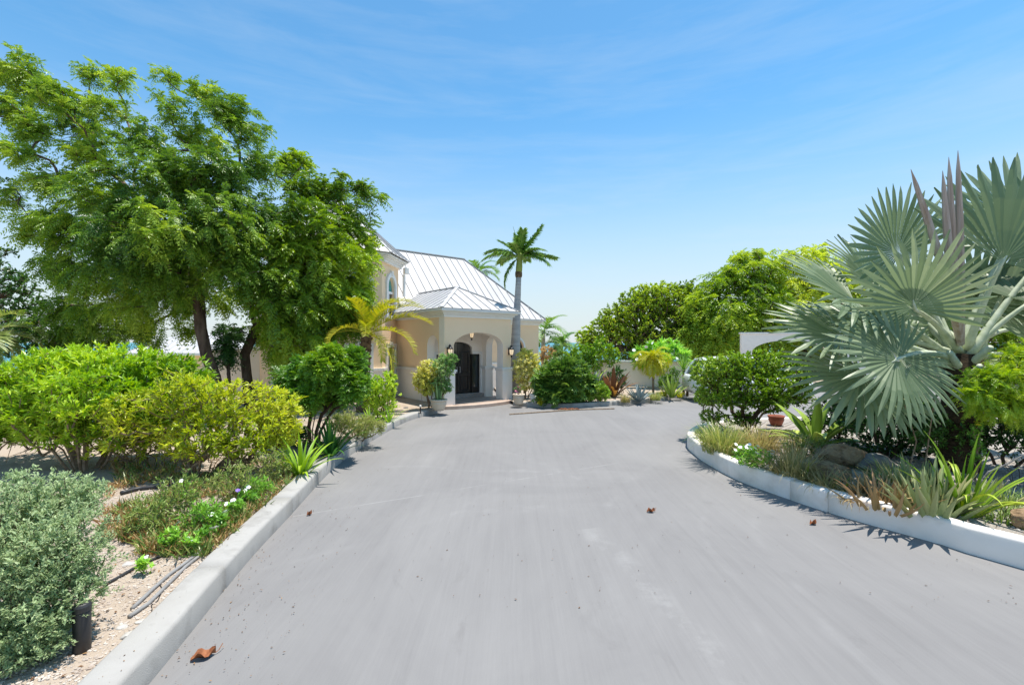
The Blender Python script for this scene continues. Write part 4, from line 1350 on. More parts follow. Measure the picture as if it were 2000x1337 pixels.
for sg in (-1, 1):
    for xx in ((-2.13, 1.0), (0.95, 1.36)):
        pass
    part('rear_pillar', M['carpaint'], car, lambda mb: mb.tube([(-2.14, 0.72 * sg, 1.0), (-1.95, 0.68 * sg, 1.35), (-1.76, 0.60 * sg, 1.63)], [0.06, 0.06, 0.05], 6))
    part('front_pillar', M['carpaint'], car, lambda mb: mb.tube([(1.35, 0.71 * sg, 1.0), (0.75, 0.63 * sg, 1.5), (0.3, 0.6 * sg, 1.67)], [0.045] * 3, 6))
    part('door_pillar', M['carpaint'], car, lambda mb: mb.tube([(-0.4, 0.79 * sg, 1.0), (-0.42, 0.63 * sg, 1.66)], 0.045, 6))
    part('tail_light', M['terracotta'], car, lambda mb: mb.box(-2.2, -2.12, 0.62 * sg - 0.14, 0.62 * sg + 0.14, 0.78, 0.98))
    for wx in (-1.4, 1.35):
        w = part('wheel', M['black_plastic'], car, lambda mb: mb.tube([(wx, 0.70 * sg, 0.33), (wx, 0.92 * sg, 0.33)], 0.33, 20))
        part('rim', M['seam'], w, lambda mb: mb.tube([(wx, 0.90 * sg, 0.33), (wx, 0.93 * sg, 0.33)], 0.2, 16))

# ------------------------------------------------------------------ trees
def tree(name, label, base, trunk, blobs, tips, leaves, L, pairs, ll, lw, mat, seed, rt=0.007, power=0.47, bf=0.25, kind='compound', W=0.05,
         droop=0.45, group=None, bark='bark', seg=0.4, extra=None, upb=0.1, cl=0.25, shell=0.4, trunk_r=None, var0=0.0, cvs=1.2, varsd=0.12, arch=0.0):
    """trunk chains (world points), crown ellipsoids, drooping pinnate or simple leaves at the twig ends"""
    r = np.random.default_rng(seed)
    base = np.array(base, float)
    t = thing(name, label, 'tree', base, group=group)
    bl = [(b[0] - base[0], b[1] - base[1], b[2] - base[2], *b[3:]) for b in blobs]
    P, _ = in_blobs(bl, tips, r, shell, 0.2)
    ch = [[np.array(p, float) - base for p in c] for c in trunk]
    pos, par, tp = grow(ch, P, seg, bf, 0.06, r, arch)
    mb = MB()
    rad = wood(mb, pos, par, tp, rt, power, None, 6)
    k = 0
    for ci, c in enumerate(ch):             # smooth main stems over the frusta
        pts = np.array(c); rr_ = rad[k:k + len(c)].copy()
        rr_ *= 1.05; rr_[0] *= 1.3
        mb.tube(pts, rr_, 10)
        k += len(c)
    mb.build('trunk', M[bark], t, True)
    tip = pos[tp]; pd = unit(tip - pos[par[tp]])
    cen = np.mean([b[:3] for b in bl], axis=0)
    out = unit(unit(tip - cen) * 0.55 + pd * 0.6 + np.array([0, 0, upb]))
    lb = MB()
    vv = np.clip(clumpvar(tip, cvs, r) + var0, 0, 1)
    for q in range(leaves):
        d = unit(out + r.normal(0, 0.7, tip.shape))
        p = tip - pd * (cl * r.random(len(tip)))[:, None] + r.normal(0, cl * 0.12, tip.shape)
        va = np.clip(vv + r.normal(0, varsd, len(tip)), 0, 1)
        sz = L * (0.65 + 0.6 * r.random(len(tip)))
        if kind == 'compound':
            add_compound(lb, p, d, sz, pairs, ll, lw, r, droop, va, 0.005)
        else:
            add_leaves(lb, p, d, sz, W * sz / L, tilt_up(d, 0.5, r), 0.15, 0.15, va)
    lb.build('crown', LM[mat], t)
    return t

r0 = np.random.default_rng(11)
D0 = 13.6
def blobset(lst, D, jit, k=1.0):
    return [pxblob(x, y, r_ * k, r_ * k * 0.85, D + (dz if dz is not None else r0.normal(0, jit))) for x, y, r_, dz in lst]
big = [(45, 150, 62, .5), (20, 215, 45, 0), (110, 185, 45, -.6), (180, 150, 30, .6), (238, 150, 32, 0), (212, 210, 42, -.4), (150, 235, 45, .5), (30, 290, 38, -.8), (75, 250, 40, 0),
       (325, 150, 22, .4), (330, 215, 42, 0), (395, 180, 30, .3), (430, 215, 40, -.3), (478, 205, 28, .2), (480, 255, 38, 0), (280, 275, 55, -1.0), (390, 275, 50, .8),
       (180, 305, 55, 0), (25, 372, 36, .4), (105, 360, 50, -.5), (500, 325, 52, 0), (430, 335, 62, -1.3), (330, 345, 78, -1.6), (225, 380, 80, -1.0), (130, 440, 62, -.4), (330, 440, 90, -2.0),
       (440, 430, 85, -1.4), (530, 410, 58, -.3), (240, 480, 85, -1.5), (170, 530, 62, -.2), (110, 520, 42, .8), (330, 530, 80, -.6), (460, 510, 76, -.8), (360, 590, 36, 1.4), (430, 575, 40, 1.2), (260, 580, 66, 0), (190, 610, 48, .5),
       (130, 600, 40, 1.0), (300, 500, 90, 1.8), (420, 470, 90, 2.2), (230, 430, 80, 2.4), (350, 360, 70, 2.4), (150, 640, 36, 1.5), (60, 440, 30, -.2), (265, 640, 34, 1.3), (110, 655, 30, 1.6), (205, 662, 30, 1.8), (300, 655, 26, 2.0), (360, 640, 22, 2.2), (60, 620, 30, 1.2)]
tb = gnd(432, 806, LZ)
D0 = float(tb[1])
stem = [tb + np.array([0, 0, -0.1]), at(420, 735, D0), at(403, 690, D0 - .05), at(392, 640, D0 - .1), at(388, 580, D0), at(375, 520, D0 + .1)]
st2 = [at(388, 580, D0), at(430, 480, D0 + .4), at(470, 400, D0 + .4)]
st3 = [at(375, 520, D0 + .1), at(310, 440, D0), at(235, 350, D0 + .2)]
tree('pinnate_tree', 'large spreading tree with feathery drooping leaves and leaning trunk left of the house', tb, [stem, st2, st3], blobset(big, D0, 0.8, 0.92),
     2250, 8, 0.36, 6, 0.098, 0.032, 'neem', 21, rt=0.0052, power=0.44, bf=0.22, droop=0.5, shell=0.5)
D1 = 15.2
tb2 = np.array([*at(490, 800, D1)[:2], LZ])
sec = [(600, 370, 40, 0), (570, 320, 34, .4), (645, 380, 34, .2), (665, 345, 20, 0), (712, 375, 22, .2), (738, 380, 14, 0), (620, 440, 66, -.8), (690, 430, 40, 0), (575, 480, 76, -1.0), (665, 500, 62, -.6),
       (712, 470, 24, 0), (560, 580, 80, -1.2), (645, 575, 66, -.8), (695, 560, 40, 0), (530, 640, 44, 0), (600, 640, 60, -.9), (665, 625, 44, 0), (700, 610, 22, .2), (560, 690, 36, -.5), (620, 690, 30, 0),
       (560, 520, 80, 1.2), (640, 600, 60, 1.2), (500, 560, 50, .8)]
tree('pinnate_tree', 'dense feathery tree with dark forked trunk right against the house tower', tb2,
     [[tb2 + np.array([0, 0, -0.1]), at(482, 730, D1), at(478, 690, D1), at(500, 640, D1), at(540, 590, D1)],
      [at(478, 690, D1), at(455, 650, D1), at(440, 600, D1 + .3)]],
     blobset(sec, D1, 0.8), 1250, 8, 0.38, 6, 0.105, 0.037, 'neemlight', 22, rt=0.0062, power=0.44, bf=0.22, droop=0.55, shell=0.5, var0=0.06)
# young stem between the two trunks
ys = np.array([*at(452, 800, 14.6)[:2], LZ])
tree('pinnate_sapling', 'thin dark sapling between the two big tree trunks', ys, [[ys + np.array([0, 0, -0.08]), at(446, 720, 14.6), at(450, 670, 14.6)]],
     [pxblob(450, 655, 26, 26, 14.6), pxblob(440, 690, 16, 22, 14.6)], 70, 6, 0.3, 5, 0.085, 0.03, 'dark', 23, rt=0.011, power=0.35)
# dark tree and strap palm at the left edge
D2 = 15.5
tb3 = np.array([*at(-60, 800, D2)[:2], LZ])
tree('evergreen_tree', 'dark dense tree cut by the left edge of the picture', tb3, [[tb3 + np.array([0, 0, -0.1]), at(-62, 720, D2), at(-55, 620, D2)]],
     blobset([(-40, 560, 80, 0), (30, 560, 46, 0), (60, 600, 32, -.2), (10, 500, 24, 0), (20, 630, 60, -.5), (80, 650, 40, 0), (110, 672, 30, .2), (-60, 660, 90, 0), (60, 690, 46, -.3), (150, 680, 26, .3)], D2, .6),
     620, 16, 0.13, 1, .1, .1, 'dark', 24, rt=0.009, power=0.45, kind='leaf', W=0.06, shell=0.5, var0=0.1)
# trees of the right background
D3 = 33.0
def bgtree(label, base, blobs, D, tips, leaves, L, W, mat, seed, kind='leaf', **k):
    b = np.array([*at(base, 760, D)[:2], 0.0])
    return tree('seaside_tree', label, b, [[b + np.array([0, 0, -0.1]), at(base - 6, 710, D), at(base, 660, D)]], blobset(blobs, D, .8), tips, leaves, L, 5, 0.16, 0.07, mat, seed, kind=kind, W=W,
                rt=0.014, power=0.45, seg=0.7, **k)
bgtree('wind-rounded dense seaside tree behind the white garden wall', 1245,
       [(1180, 640, 34, 0), (1165, 672, 26, -.5), (1205, 622, 38, -.3), (1240, 602, 44, -.4), (1290, 588, 42, -.4), (1325, 590, 36, -.3), (1270, 650, 50, -.8), (1210, 670, 40, -.8), (1330, 650, 50, -.6), (1150, 690, 22, -.5), (1250, 590, 30, 1), (1140, 655, 16, 0), (1150, 665, 26, -.2), (1260, 578, 34, 0), (1300, 568, 26, 0), (1225, 640, 50, .5), (1300, 630, 50, .5), (1350, 585, 34, 0), (1360, 630, 40, -.5), (1340, 562, 22, .5)],
       D3, 3600, 15, 0.17, 0.10, 'dome', 31, cvs=1.2, varsd=0.2, shell=0.3, upb=0.5)
bgtree('tall light green feathery tree behind the parked car', 1430,
       [(1370, 600, 40, 0), (1395, 560, 34, 0), (1430, 545, 34, 0), (1410, 620, 56, -.8), (1470, 530, 40, 0), (1480, 590, 56, -.5), (1440, 660, 46, -.8), (1370, 655, 40, -.6), (1440, 500, 14, 0), (1400, 670, 46, -.6), (1505, 640, 50, -.3), (1480, 500, 16, .3)],
       D3 - 1.5, 800, 9, 0.62, 0.2, 'neemlight', 32, kind='compound', droop=0.6, cvs=1.4, var0=0.16)
bgtree('tall pale feathery tree beyond the silver fan palm', 1580,
       [(1540, 520, 36, 0), (1575, 505, 30, 0), (1600, 495, 22, 0), (1560, 580, 56, -.4), (1620, 540, 56, 0), (1660, 560, 60, 0), (1580, 650, 60, 0), (1640, 640, 70, 0), (1700, 600, 70, .5), (1520, 560, 30, -.3), (1720, 660, 60, 0)],
       D3 - 1.0, 820, 9, 0.62, 0.2, 'neemlight', 33, kind='compound', droop=0.6, cvs=1.4, var0=0.16)
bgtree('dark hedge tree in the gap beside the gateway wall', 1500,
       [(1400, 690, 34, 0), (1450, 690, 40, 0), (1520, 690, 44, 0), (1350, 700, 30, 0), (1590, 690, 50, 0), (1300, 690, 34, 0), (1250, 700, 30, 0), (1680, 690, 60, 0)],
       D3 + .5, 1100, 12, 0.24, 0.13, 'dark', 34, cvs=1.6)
bgtree('far green tree at the right edge behind the fan palm', 1900,
       [(1800, 620, 70, 0), (1880, 600, 70, 0), (1960, 610, 80, 0), (2050, 600, 90, 0), (1850, 680, 80, 0), (1980, 680, 90, 0)],
       D3, 700, 9, 0.62, 0.2, 'neemlight', 35, kind='compound', droop=0.6)

# ------------------------------------------------------------------ palms
rf = np.random.default_rng(5)
# royal palm by the porch
DR = 18.7
rb = np.array([*at(1013, 780, DR)[:2], MZ])
roy = thing('royal_palm', 'tall royal palm with smooth grey trunk beside the porch', 'palm', rb)
kpx = DR / F
tz = lambda py: CAMH - (py - HOR) * kpx - MZ
def tpx(px): return (px - 1013) * kpx
part('trunk', M['palmtrunk'], roy, lambda mb: mb.tube([(tpx(1008), 0, -0.05), (tpx(1006), 0, tz(700)), (tpx(1008), 0, tz(640)), (tpx(1010), 0, tz(600)), (tpx(1012), 0, tz(560)), (tpx(1013), 0, tz(538))],
     [0.22, 0.20, 0.175, 0.14, 0.115, 0.108], 16), smooth=True)
part('fibre_collar', M['datetrunk'], roy, lambda mb: mb.lathe([(0.125, tz(540)), (0.145, tz(536)), (0.14, tz(530)), (0.12, tz(528))], 14), smooth=True)
part('crownshaft', M['crownshaft'], roy, lambda mb: mb.tube([(0, 0, tz(534)), (tpx(1014), 0, tz(520)), (tpx(1015), 0, tz(500)), (tpx(1014), 0, tz(488))], [0.13, 0.135, 0.11, 0.05], 14), smooth=True)
fr = [frond(1.5, 84, 0.46, 0.060, b_, 'palm', rf, start=0.0, vee=v_, droop=0.9, rw=0.03, tipfrac=0.5) for b_, v_ in ((0.35, 0.5), (0.9, 0.2), (1.3, 0.1), (-0.25, 0.5))]
top = (tpx(1014), 0, tz(500))
for yaw, pit, k, s in [(-.15, .80, 3, 1.0), (.25, .12, 0, 1.05), (-.5, .05, 1, .95), (3.0, .50, 1, .95), (3.35, .25, 1, 1.0), (2.85, .80, 0, .75), (3.15, -.75, 1, .9), (1.7, 1.15, 0, .75), (4.4, .65, 1, .8), (4.9, 1.0, 0, .8), (1.3, .4, 1, .9), (2.2, .3, 1, .95), (.7, .5, 1, .9), (3.3, 1.25, 3, .62), (5.6, .45, 1, .85)]:
    put('frond', fr[k], roy, top, yaw, pit, s)
part('frond_spear', M['crownshaft'], roy, lambda mb: mb.tube([top, (tpx(1008), 0, tz(462)), (tpx(1002), 0, tz(440))], [0.03, 0.02, 0.004], 6))

def feather_palm(name, label, base, top, count, L, ll, lw, mat, seed, pit=(-0.3, 1.1), tr=(0.14, 0.11), trunkmat='datetrunk', bends=(0.9, 1.3), yaws=None, nl=40, vee=0.4, droop=0.3, rw=0.02, rough=True):
    r = np.random.default_rng(seed)
    base = np.array(base, float); top = np.array(top, float) - base
    t = thing(name, label, 'palm', base)
    mb = MB()
    n = 14
    pts = [top * k / n + np.array([0, 0, -0.05 * (k == 0)]) for k in range(n + 1)]
    mb.tube(pts, np.linspace(tr[0], tr[1], n + 1) * (1 + (0.10 * np.array([k % 2 for k in range(n + 1)]) if rough else 0)), 12)
    if rough:                                   # stubs of old fronds
        for k in range(46):
            z = 0.12 + 0.88 * k / 46; a = k * 2.4
            c = top * z; rr_ = tr[0] + (tr[1] - tr[0]) * z
            d = np.array([math.cos(a), math.sin(a), 0])
            mb.tube([c + d * rr_ * 0.7, c + d * (rr_ + 0.035) + np.array([0, 0, 0.06])], [0.05, 0.03], 5)
    mb.build('trunk', M[trunkmat], t)
    ms = [frond(L, nl, ll, lw, b_, mat, r, 0.0, vee, droop, rw=rw) for b_ in bends]
    for i in range(count):
        a = i * 2.39996 + r.normal(0, 0.2) if yaws is None else yaws[i][0]
        p = pit[1] + (pit[0] - pit[1]) * (i / max(1, count - 1)) + r.normal(0, 0.06) if yaws is None else yaws[i][1]
        put('frond', ms[i % len(ms)], t, tuple(top), a, p, 0.85 + 0.25 * r.random() if yaws is None else yaws[i][2])
    return t
DD = 14.3
dp = np.array([*at(706, 800, DD)[:2], LZ])
feather_palm('date_palm', 'golden date palm with rough brown trunk before the house tower', dp, at(716, 650, DD), 17, 2.05, 0.36, 0.032, 'goldpalm', 41,
             bends=(1.35, 1.75), nl=54, vee=0.55, droop=0.25, tr=(0.17, 0.15),
             yaws=[(0.1, .70, 1.05), (-.25, .35, .95), (.3, 1.0, 1.0), (-.5, -.15, .85), (1.1, 1.15, 1.0), (.15, 1.3, .95), (2.9, .5, .7), (2.4, .9, .8), (3.6, .3, .7), (4.2, .5, .8), (5.0, .5, .9), (1.8, .6, .9), (5.6, .95, .9), (3.2, 1.2, .9), (4.7, 1.1, .9), (5.4, .1, .8), (2.0, 1.25, .9)])
# palms behind the house and at its right end
def farpalm(label, px, topy, D, L, n, seed, mat='palm'):
    b = np.array([*at(px, 760, D)[:2], 0.0])
    feather_palm('coconut_palm', label, b, at(px, topy, D), n, L, 0.55, 0.05, mat, seed, bends=(1.2, 1.6), nl=36, droop=0.6, vee=0.25, tr=(0.15, 0.11), trunkmat='palmtrunk', rough=False)
farpalm('palm crown rising behind the main roof ridge', 935, 528, 29.5, 1.5, 12, 51)
farpalm('coconut palm just right of the far house corner', 1061, 645, 26.5, 1.9, 11, 52)
farpalm('small palm between the house corner and the rounded tree', 1096, 672, 27.0, 1.1, 10, 53)
# strap-leaved palm at the left edge
sp = np.array([*at(-20, 800, 12.0)[:2], LZ])
feather_palm('arching_palm', 'olive green arching palm at the far left edge', sp, at(-35, 655, 12.0), 14, 1.25, 0.4, 0.032, 'weed', 54, bends=(1.5, 1.9), nl=40, droop=0.5)
# yellow areca in the flower bed
ar = np.array([*at(1276, 775, 19.4)[:2], MZ])
feather_palm('areca_palm', 'small yellow palm with hanging fronds before the white garden wall', ar, at(1275, 700, 19.4), 22, 0.95, 0.34, 0.022, 'areca', 55, pit=(-.35, 1.2), bends=(1.9, 2.4), nl=44, droop=0.8, tr=(0.05, 0.04), trunkmat='twig', rough=False, rw=0.012)

# silver fan palm on the island
DB = 7.5
CB = at(1882, 695, DB)
bb = np.array([CB[0] - 0.10, CB[1], IZ])
bis = thing('fan_palm', 'big silver blue fan palm with thick pale leaf stalks on the island', 'palm', bb)
def bw(p): return np.array(p) - bb
cb = bw(CB)
def fan_mesh(name, rad, span, r, nseg=44, joined=0.55, cup=0.25, droopy=0.25, costa=0.25):
    """pleated round blade around its stalk end: stiff joined centre, free pointed tips; stalk along -X, blade in XY, face +Z"""
    mb = MB()
    for i in range(nseg):
        a0 = -span / 2 + span * i / nseg; a1 = a0 + span / nseg
        am = (a0 + a1) / 2
        Lr = rad * (0.80 + 0.2 * math.cos(am * 0.55)) * (0.93 + 0.12 * r.random())
        jr = Lr * joined * (0.9 + 0.15 * r.random())
        o = np.array([costa * rad * 0.25 * math.cos(am / 2) ** 2 - 0.0, 0, 0])
        dr_ = droopy * (0.4 + 0.9 * r.random())
        tw = r.normal(0, 0.35)
        def P(rr_, ang, lift=0.0):
            q = rr_ / rad
            z = cup * rad * (q ** 1.3) * (0.55 + 0.45 * math.cos(ang)) - costa * rad * 0.18 * q * q + lift
            if q > joined: z -= dr_ * rad * (q - joined) ** 1.6 * 1.5
            return o * (1 - q) + np.array([rr_ * math.cos(ang), rr_ * math.sin(ang), z])
        hw_ = (a1 - a0) / 2
        ridge = 0.018 * rad
        rows = []
        for rr_, wf in ((0.03 * rad, 1.0), (jr * 0.5, 1.0), (jr, 1.0), (jr + (Lr - jr) * 0.35, 0.94), (jr + (Lr - jr) * 0.72, 0.66), (Lr, 0.03)):
            ww = wf * (1.0 if rr_ <= jr + 1e-6 else jr / rr_ * 1.0)
            s_ = 1 if rr_ <= jr + 1e-6 else 0.5
            rows += [P(rr_, am - hw_ * ww), P(rr_, am, ridge * min(1, rr_ / jr) * s_ + (tw * 0.02 * rad if rr_ > jr else 0)), P(rr_, am + hw_ * ww)]
        f = []
        for k in range(5):
            b = k * 3
            f += [(b, b + 3, b + 4, b + 1), (b + 1, b + 4, b + 5, b + 2)]
        mb.add(rows, [f], float(np.clip(0.5 + r.normal(0, 0.13), 0, 1)) + np.repeat(np.linspace(-0.12, 0.12, 6), 3))
    return mb.mesh(name)
rB = np.random.default_rng(77)
def fan(px, py, D, rad_px, dirv, facev, span=5.2, seed=0, cup=0.25, droopy=0.25, joined=0.52, green=0.0):
    """one leaf: stalk from the crown to the blade's centre, blade growing on along dirv and facing facev"""
    h = at(px, py, D)
    x = unit(np.array(dirv, float)); z = np.array(facev, float); z = unit(z - x * (z @ x)); y = np.cross(z, x)
    me = fan_mesh('frond', rad_px * D / F, span, np.random.default_rng(seed + 100), int(span * 7.2), joined + 0.07, cup, droopy)
    me.materials.append(LM['bismarck'])
    o = obj('frond', me, None, bis)
    mtx = Matrix([[x[0], y[0], z[0], bw(h)[0]], [x[1], y[1], z[1], bw(h)[1]], [x[2], y[2], z[2], bw(h)[2]], [0, 0, 0, 1]])
    o.matrix_local = mtx
    inv = mtx.inverted()
    a = cb + np.array([rB.normal(0, 0.06), rB.normal(0, 0.06), rB.normal(-0.05, 0.06)]); b = bw(h)
    mid = (a + b) / 2 + np.array([0, 0, 0.10 * np.linalg.norm(b - a)])
    pts = [np.array((inv @ Vector(p)).to_tuple()) for p in [a * (1 - t) ** 2 + mid * 2 * t * (1 - t) + b * t * t for t in np.linspace(0, 1, 8)]]
    pts.append(pts[-1] + np.array([rad_px * D / F * 0.16, 0, 0.01]))
    mb = MB(); mb.tube(pts, [0.075, 0.062, 0.052, 0.045, 0.040, 0.036, 0.032, 0.028, 0.006], 7)
    mb.build('petiole', M['petiole'], o, True)
cv = lambda a, dep=0.0: np.array([math.cos(R(a)), dep, math.sin(R(a))])       # direction on the picture plane (degrees), dep towards the far side
fan(1955, 515, 7.0, 200, cv(52, .1), (-0.50, -0.80, -0.1), 3.1, 1, .45, .15, .5)
fan(1757, 497, 7.6, 132, cv(128, .1), (-0.25, -0.9, 0.5), 3.8, 2, .4, .15, .55)
fan(1785, 506, 8.4, 84, cv(95, .2), (0.5, -0.8, 0.2), 3.4, 3, .2, .1, .6)
fan(1787, 603, 6.75, 158, cv(112, -.15), (-0.3, -0.8, 0.5), 4.5, 4, .30, .25, .48)
fan(1672, 585, 7.3, 165, cv(165, 0), (0.1, -0.6, 0.8), 3.4, 5, .3, .3, .48)
fan(1757, 698, 6.35, 150, cv(200, -.25), (-0.1, -0.9, 0.35), 5.9, 6, .14, .3, .46)
fan(1648, 655, 7.15, 150, cv(182, 0), (0.0, -0.55, 0.85), 3.6, 7, .25, .35, .46)
fan(1690, 725, 6.8, 150, cv(207, -.1), (0.0, -0.65, 0.75), 3.4, 8, .22, .4, .46)
fan(2010, 590, 7.2, 190, cv(5, 0), (0.0, -0.5, 0.85), 4.2, 9, .3, .3, .46)
fan(1985, 640, 8.4, 170, cv(25, .3), (-0.3, -0.7, 0.6), 4.4, 10, .3, .3, .5)
fan(1800, 600, 8.9, 130, cv(135, .5), (-0.1, -0.7, 0.6), 4.2, 11, .3, .3, .5)
fan(2040, 690, 6.9, 180, cv(-12, 0), (0.0, -0.6, 0.8), 4.0, 12, .3, .35, .46)
fan(1985, 445, 7.9, 150, cv(66, .3), (-0.4, -0.75, 0.2), 3.8, 13, .35, .15, .5)
fan(1760, 640, 8.6, 150, cv(165, .4), (0.0, -0.4, 0.9), 4.0, 14, .25, .35, .46)
fan(2060, 480, 7.4, 170, cv(50, .1), (-0.5, -0.7, 0.3), 4.2, 16, .35, .2, .5)
fan(1700, 640, 7.9, 140, cv(170, .2), (0.1, -0.4, 0.9), 3.6, 17, .3, .4, .46)
fan(1715, 745, 7.0, 112, cv(225, -.1), (0.1, -0.7, 0.7), 3.4, 18, .25, .45, .46)
fan(1830, 770, 8.3, 120, cv(235, .3), (0.0, -0.7, 0.7), 3.6, 20, .2, .4, .46)
fan(1850, 640, 7.9, 125, cv(120, .1), (-0.2, -0.6, 0.7), 4.0, 21, .35, .3, .5)
fan(1905, 590, 8.0, 130, cv(60, .2), (-0.4, -0.6, 0.6), 4.0, 22, .4, .3, .5)
fan(1720, 560, 8.1, 135, cv(150, .2), (0.0, -0.6, 0.7), 3.8, 23, .35, .3, .5)
fan(1955, 580, 7.6, 140, cv(30, .1), (-0.3, -0.5, 0.8), 3.8, 24, .35, .35, .5)
fan(1730, 660, 7.5, 130, cv(190, 0), (0.1, -0.5, 0.8), 3.6, 25, .3, .4, .46)
for x0, y0, x1, y1, dd in ((1842, 520, 1779, 329, -.75), (1858, 560, 1841, 332, -.7), (1864, 560, 1853, 305, -.65), (1876, 560, 1871, 292, -.6)):
    a, b = bw(at(1876, 670, DB + dd * .3)), bw(at(x1, y1, DB + dd)); c = bw(at(x0, y0, DB + dd))
    part('spear_leaf', M['spear'], bis, lambda mb: mb.tube([a, c, c * .5 + b * .5, c * .15 + b * .85, b], [0.05, 0.054, 0.048, 0.028, 0.003], 6), smooth=False)
def btrunk(mb):
    mb.tube([(0, 0, -0.06), (0.02, 0, 0.5), (0.06, 0, cb[2] * 0.62), (0.10, 0, cb[2] * 0.86), (0.10, 0, cb[2] + 0.05)], [0.27, 0.24, 0.24, 0.30, 0.20], 16)
part('trunk', M['fibre'], bis, btrunk)
rS = np.random.default_rng(9)
for k in range(16):                                # split stubs of cut leaf stalks
    a = k * 2.4; z = cb[2] * (0.66 + 0.33 * k / 16)
    d = np.array([math.cos(a), math.sin(a), 0]); c = np.array([0.10, 0, z])
    part('leaf_base', M['petiole'], bis, lambda mb: mb.tube([c + d * 0.12 + (0, 0, -0.08), c + d * 0.24 + (0, 0, 0.02), c + d * (0.42 + .2 * rS.random()) + (0, 0, 0.16 + .1 * rS.random())], [0.075, 0.062, 0.04], 7), smooth=True)

# ------------------------------------------------------------------ left bed shrubs
def B(lst, D, jit=0.25, seed=0):
    r = np.random.default_rng(seed + 500)
    return [pxblob(x, y, rx, ry, D + r.normal(0, jit)) for x, y, rx, ry in lst]
shrub('leafy_shrub', 'large bright green bushy shrub in the left bed under the tree', 'shrub', gnd(165, 915, LZ),
      B([(55, 765, 75, 62), (130, 738, 75, 62), (220, 735, 80, 58), (310, 742, 72, 58), (360, 760, 50, 50), (20, 810, 50, 50), (110, 800, 70, 60), (210, 790, 80, 60), (-40, 790, 60, 60), (290, 790, 60, 45), (170, 715, 60, 40), (255, 712, 60, 36), (90, 725, 50, 44), (340, 735, 60, 40), (380, 775, 40, 40), (0, 760, 50, 50), (170, 770, 80, 50), (250, 775, 80, 50), (20, 850, 46, 40), (80, 850, 50, 40), (150, 850, 50, 36), (-40, 850, 50, 50)], 8.1, .35),
      3400, 13, 0.115, 0.036, 'bright', 11, 0.42, 'twig', 0.0035, seed=61, upb=0.7, cl=0.1, power=0.28, bf=0.3, bare=260)
shrub('leafy_shrub', 'yellow green sparse shrub with bare twigs in the left bed', 'shrub', gnd(395, 925, LZ),
      B([(330, 800, 62, 48), (410, 778, 66, 44), (490, 785, 62, 44), (545, 795, 40, 40), (300, 850, 60, 45), (380, 850, 66, 50), (470, 845, 60, 45), (530, 850, 36, 40), (350, 760, 50, 36), (260, 810, 50, 50), (250, 860, 46, 40), (420, 890, 60, 26), (500, 890, 40, 26), (560, 830, 26, 40)], 7.6, .3),
      1500, 9, 0.10, 0.030, 'yellowgreen', 9, 0.30, 'twig', 0.0040, seed=62, upb=0.6, cl=0.09, power=0.3, bf=0.2, bare=420)
shrub('leafy_shrub', 'low twiggy green shrub half bare under the yellow green one', 'shrub', gnd(290, 905, LZ),
      B([(250, 850, 60, 40), (190, 860, 50, 40), (320, 870, 50, 30)], 7.9, .2), 170, 7, 0.09, 0.03, 'yellowgreen', 7, 0.25, 'twig', 0.0045, seed=63, upb=0.5, cl=0.09, bf=0.15)
shrub('sage_bush', 'soft grey green bush in the lower left foreground', 'shrub', (*at(20, 1280, 3.35)[:2], LZ),
      [pxblob(x, y, rx, ry, D) for x, y, rx, ry, D in ((40, 980, 95, 66, 3.5), (125, 975, 62, 52, 3.6), (175, 960, 34, 30, 3.7), (20, 1080, 120, 90, 3.3), (120, 1070, 82, 82, 3.35), (60, 1180, 110, 90, 3.2), (140, 1150, 55, 70, 3.3), (10, 1270, 100, 70, 3.1), (-60, 1100, 120, 150, 3.4), (80, 1240, 60, 50, 3.1))],
      4200, 15, 0.030, 0.0125, 'sage', 14, 0.16, 'darktwig', 0.0012, seed=64, upb=0.8, cl=0.055, power=0.35, bf=0.3, stem_h=0.25)
# small pruned tree
DT = float(gnd(612, 880, LZ)[1])
shrub('ornamental_tree', 'small round ornamental tree with two dark stems by the left kerb', 'tree', gnd(614, 880, LZ),
      B([(600, 735, 44, 34), (645, 712, 44, 32), (685, 722, 28, 30), (575, 750, 26, 22), (645, 755, 52, 34), (600, 772, 30, 22), (690, 752, 22, 24), (690, 692, 18, 14), (650, 690, 20, 14)], DT, .25),
      900, 9, 0.17, 0.03, 'mid', 4, 0.13, 'darktwig', 0.0038, kind='compound', pairs=5, ll=0.062, lw=0.024, seed=65, upb=0.5, cl=0.1, stem_h=0.62, twig_part='trunk', leaf_part='crown', bf=0.3)
def lily(label, base, L, n, mat, seed, W=0.058):
    ms = [strap('leaf', L * s, W, b_, mat, 0, 8, 0.22, 0.35, 0.15, v, 0.8) for s, b_, v in ((1.0, 0.7, .5), (.85, 1.0, .6), (.95, .45, .4), (.8, 1.5, .55))]
    return rosette('spider_lily', label, 'plant', base, ms, n, 0.07, (0.05, 0.85), (0.75, 1.15), 'strap leaf clumps along the left kerb', seed)
lily('light green strap leaf clump on the left kerb edge', gnd(588, 928, LZ), 0.80, 36, 'lily', 71)
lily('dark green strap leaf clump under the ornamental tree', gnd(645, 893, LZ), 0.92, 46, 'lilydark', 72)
lily('smaller green strap leaf tuft before the bright round shrub', gnd(760, 824, LZ), 0.62, 22, 'lily', 73, 0.04)
lily('green strap leaf tuft beside the date palm foot', gnd(722, 828, LZ), 0.6, 18, 'lily', 74, 0.04)
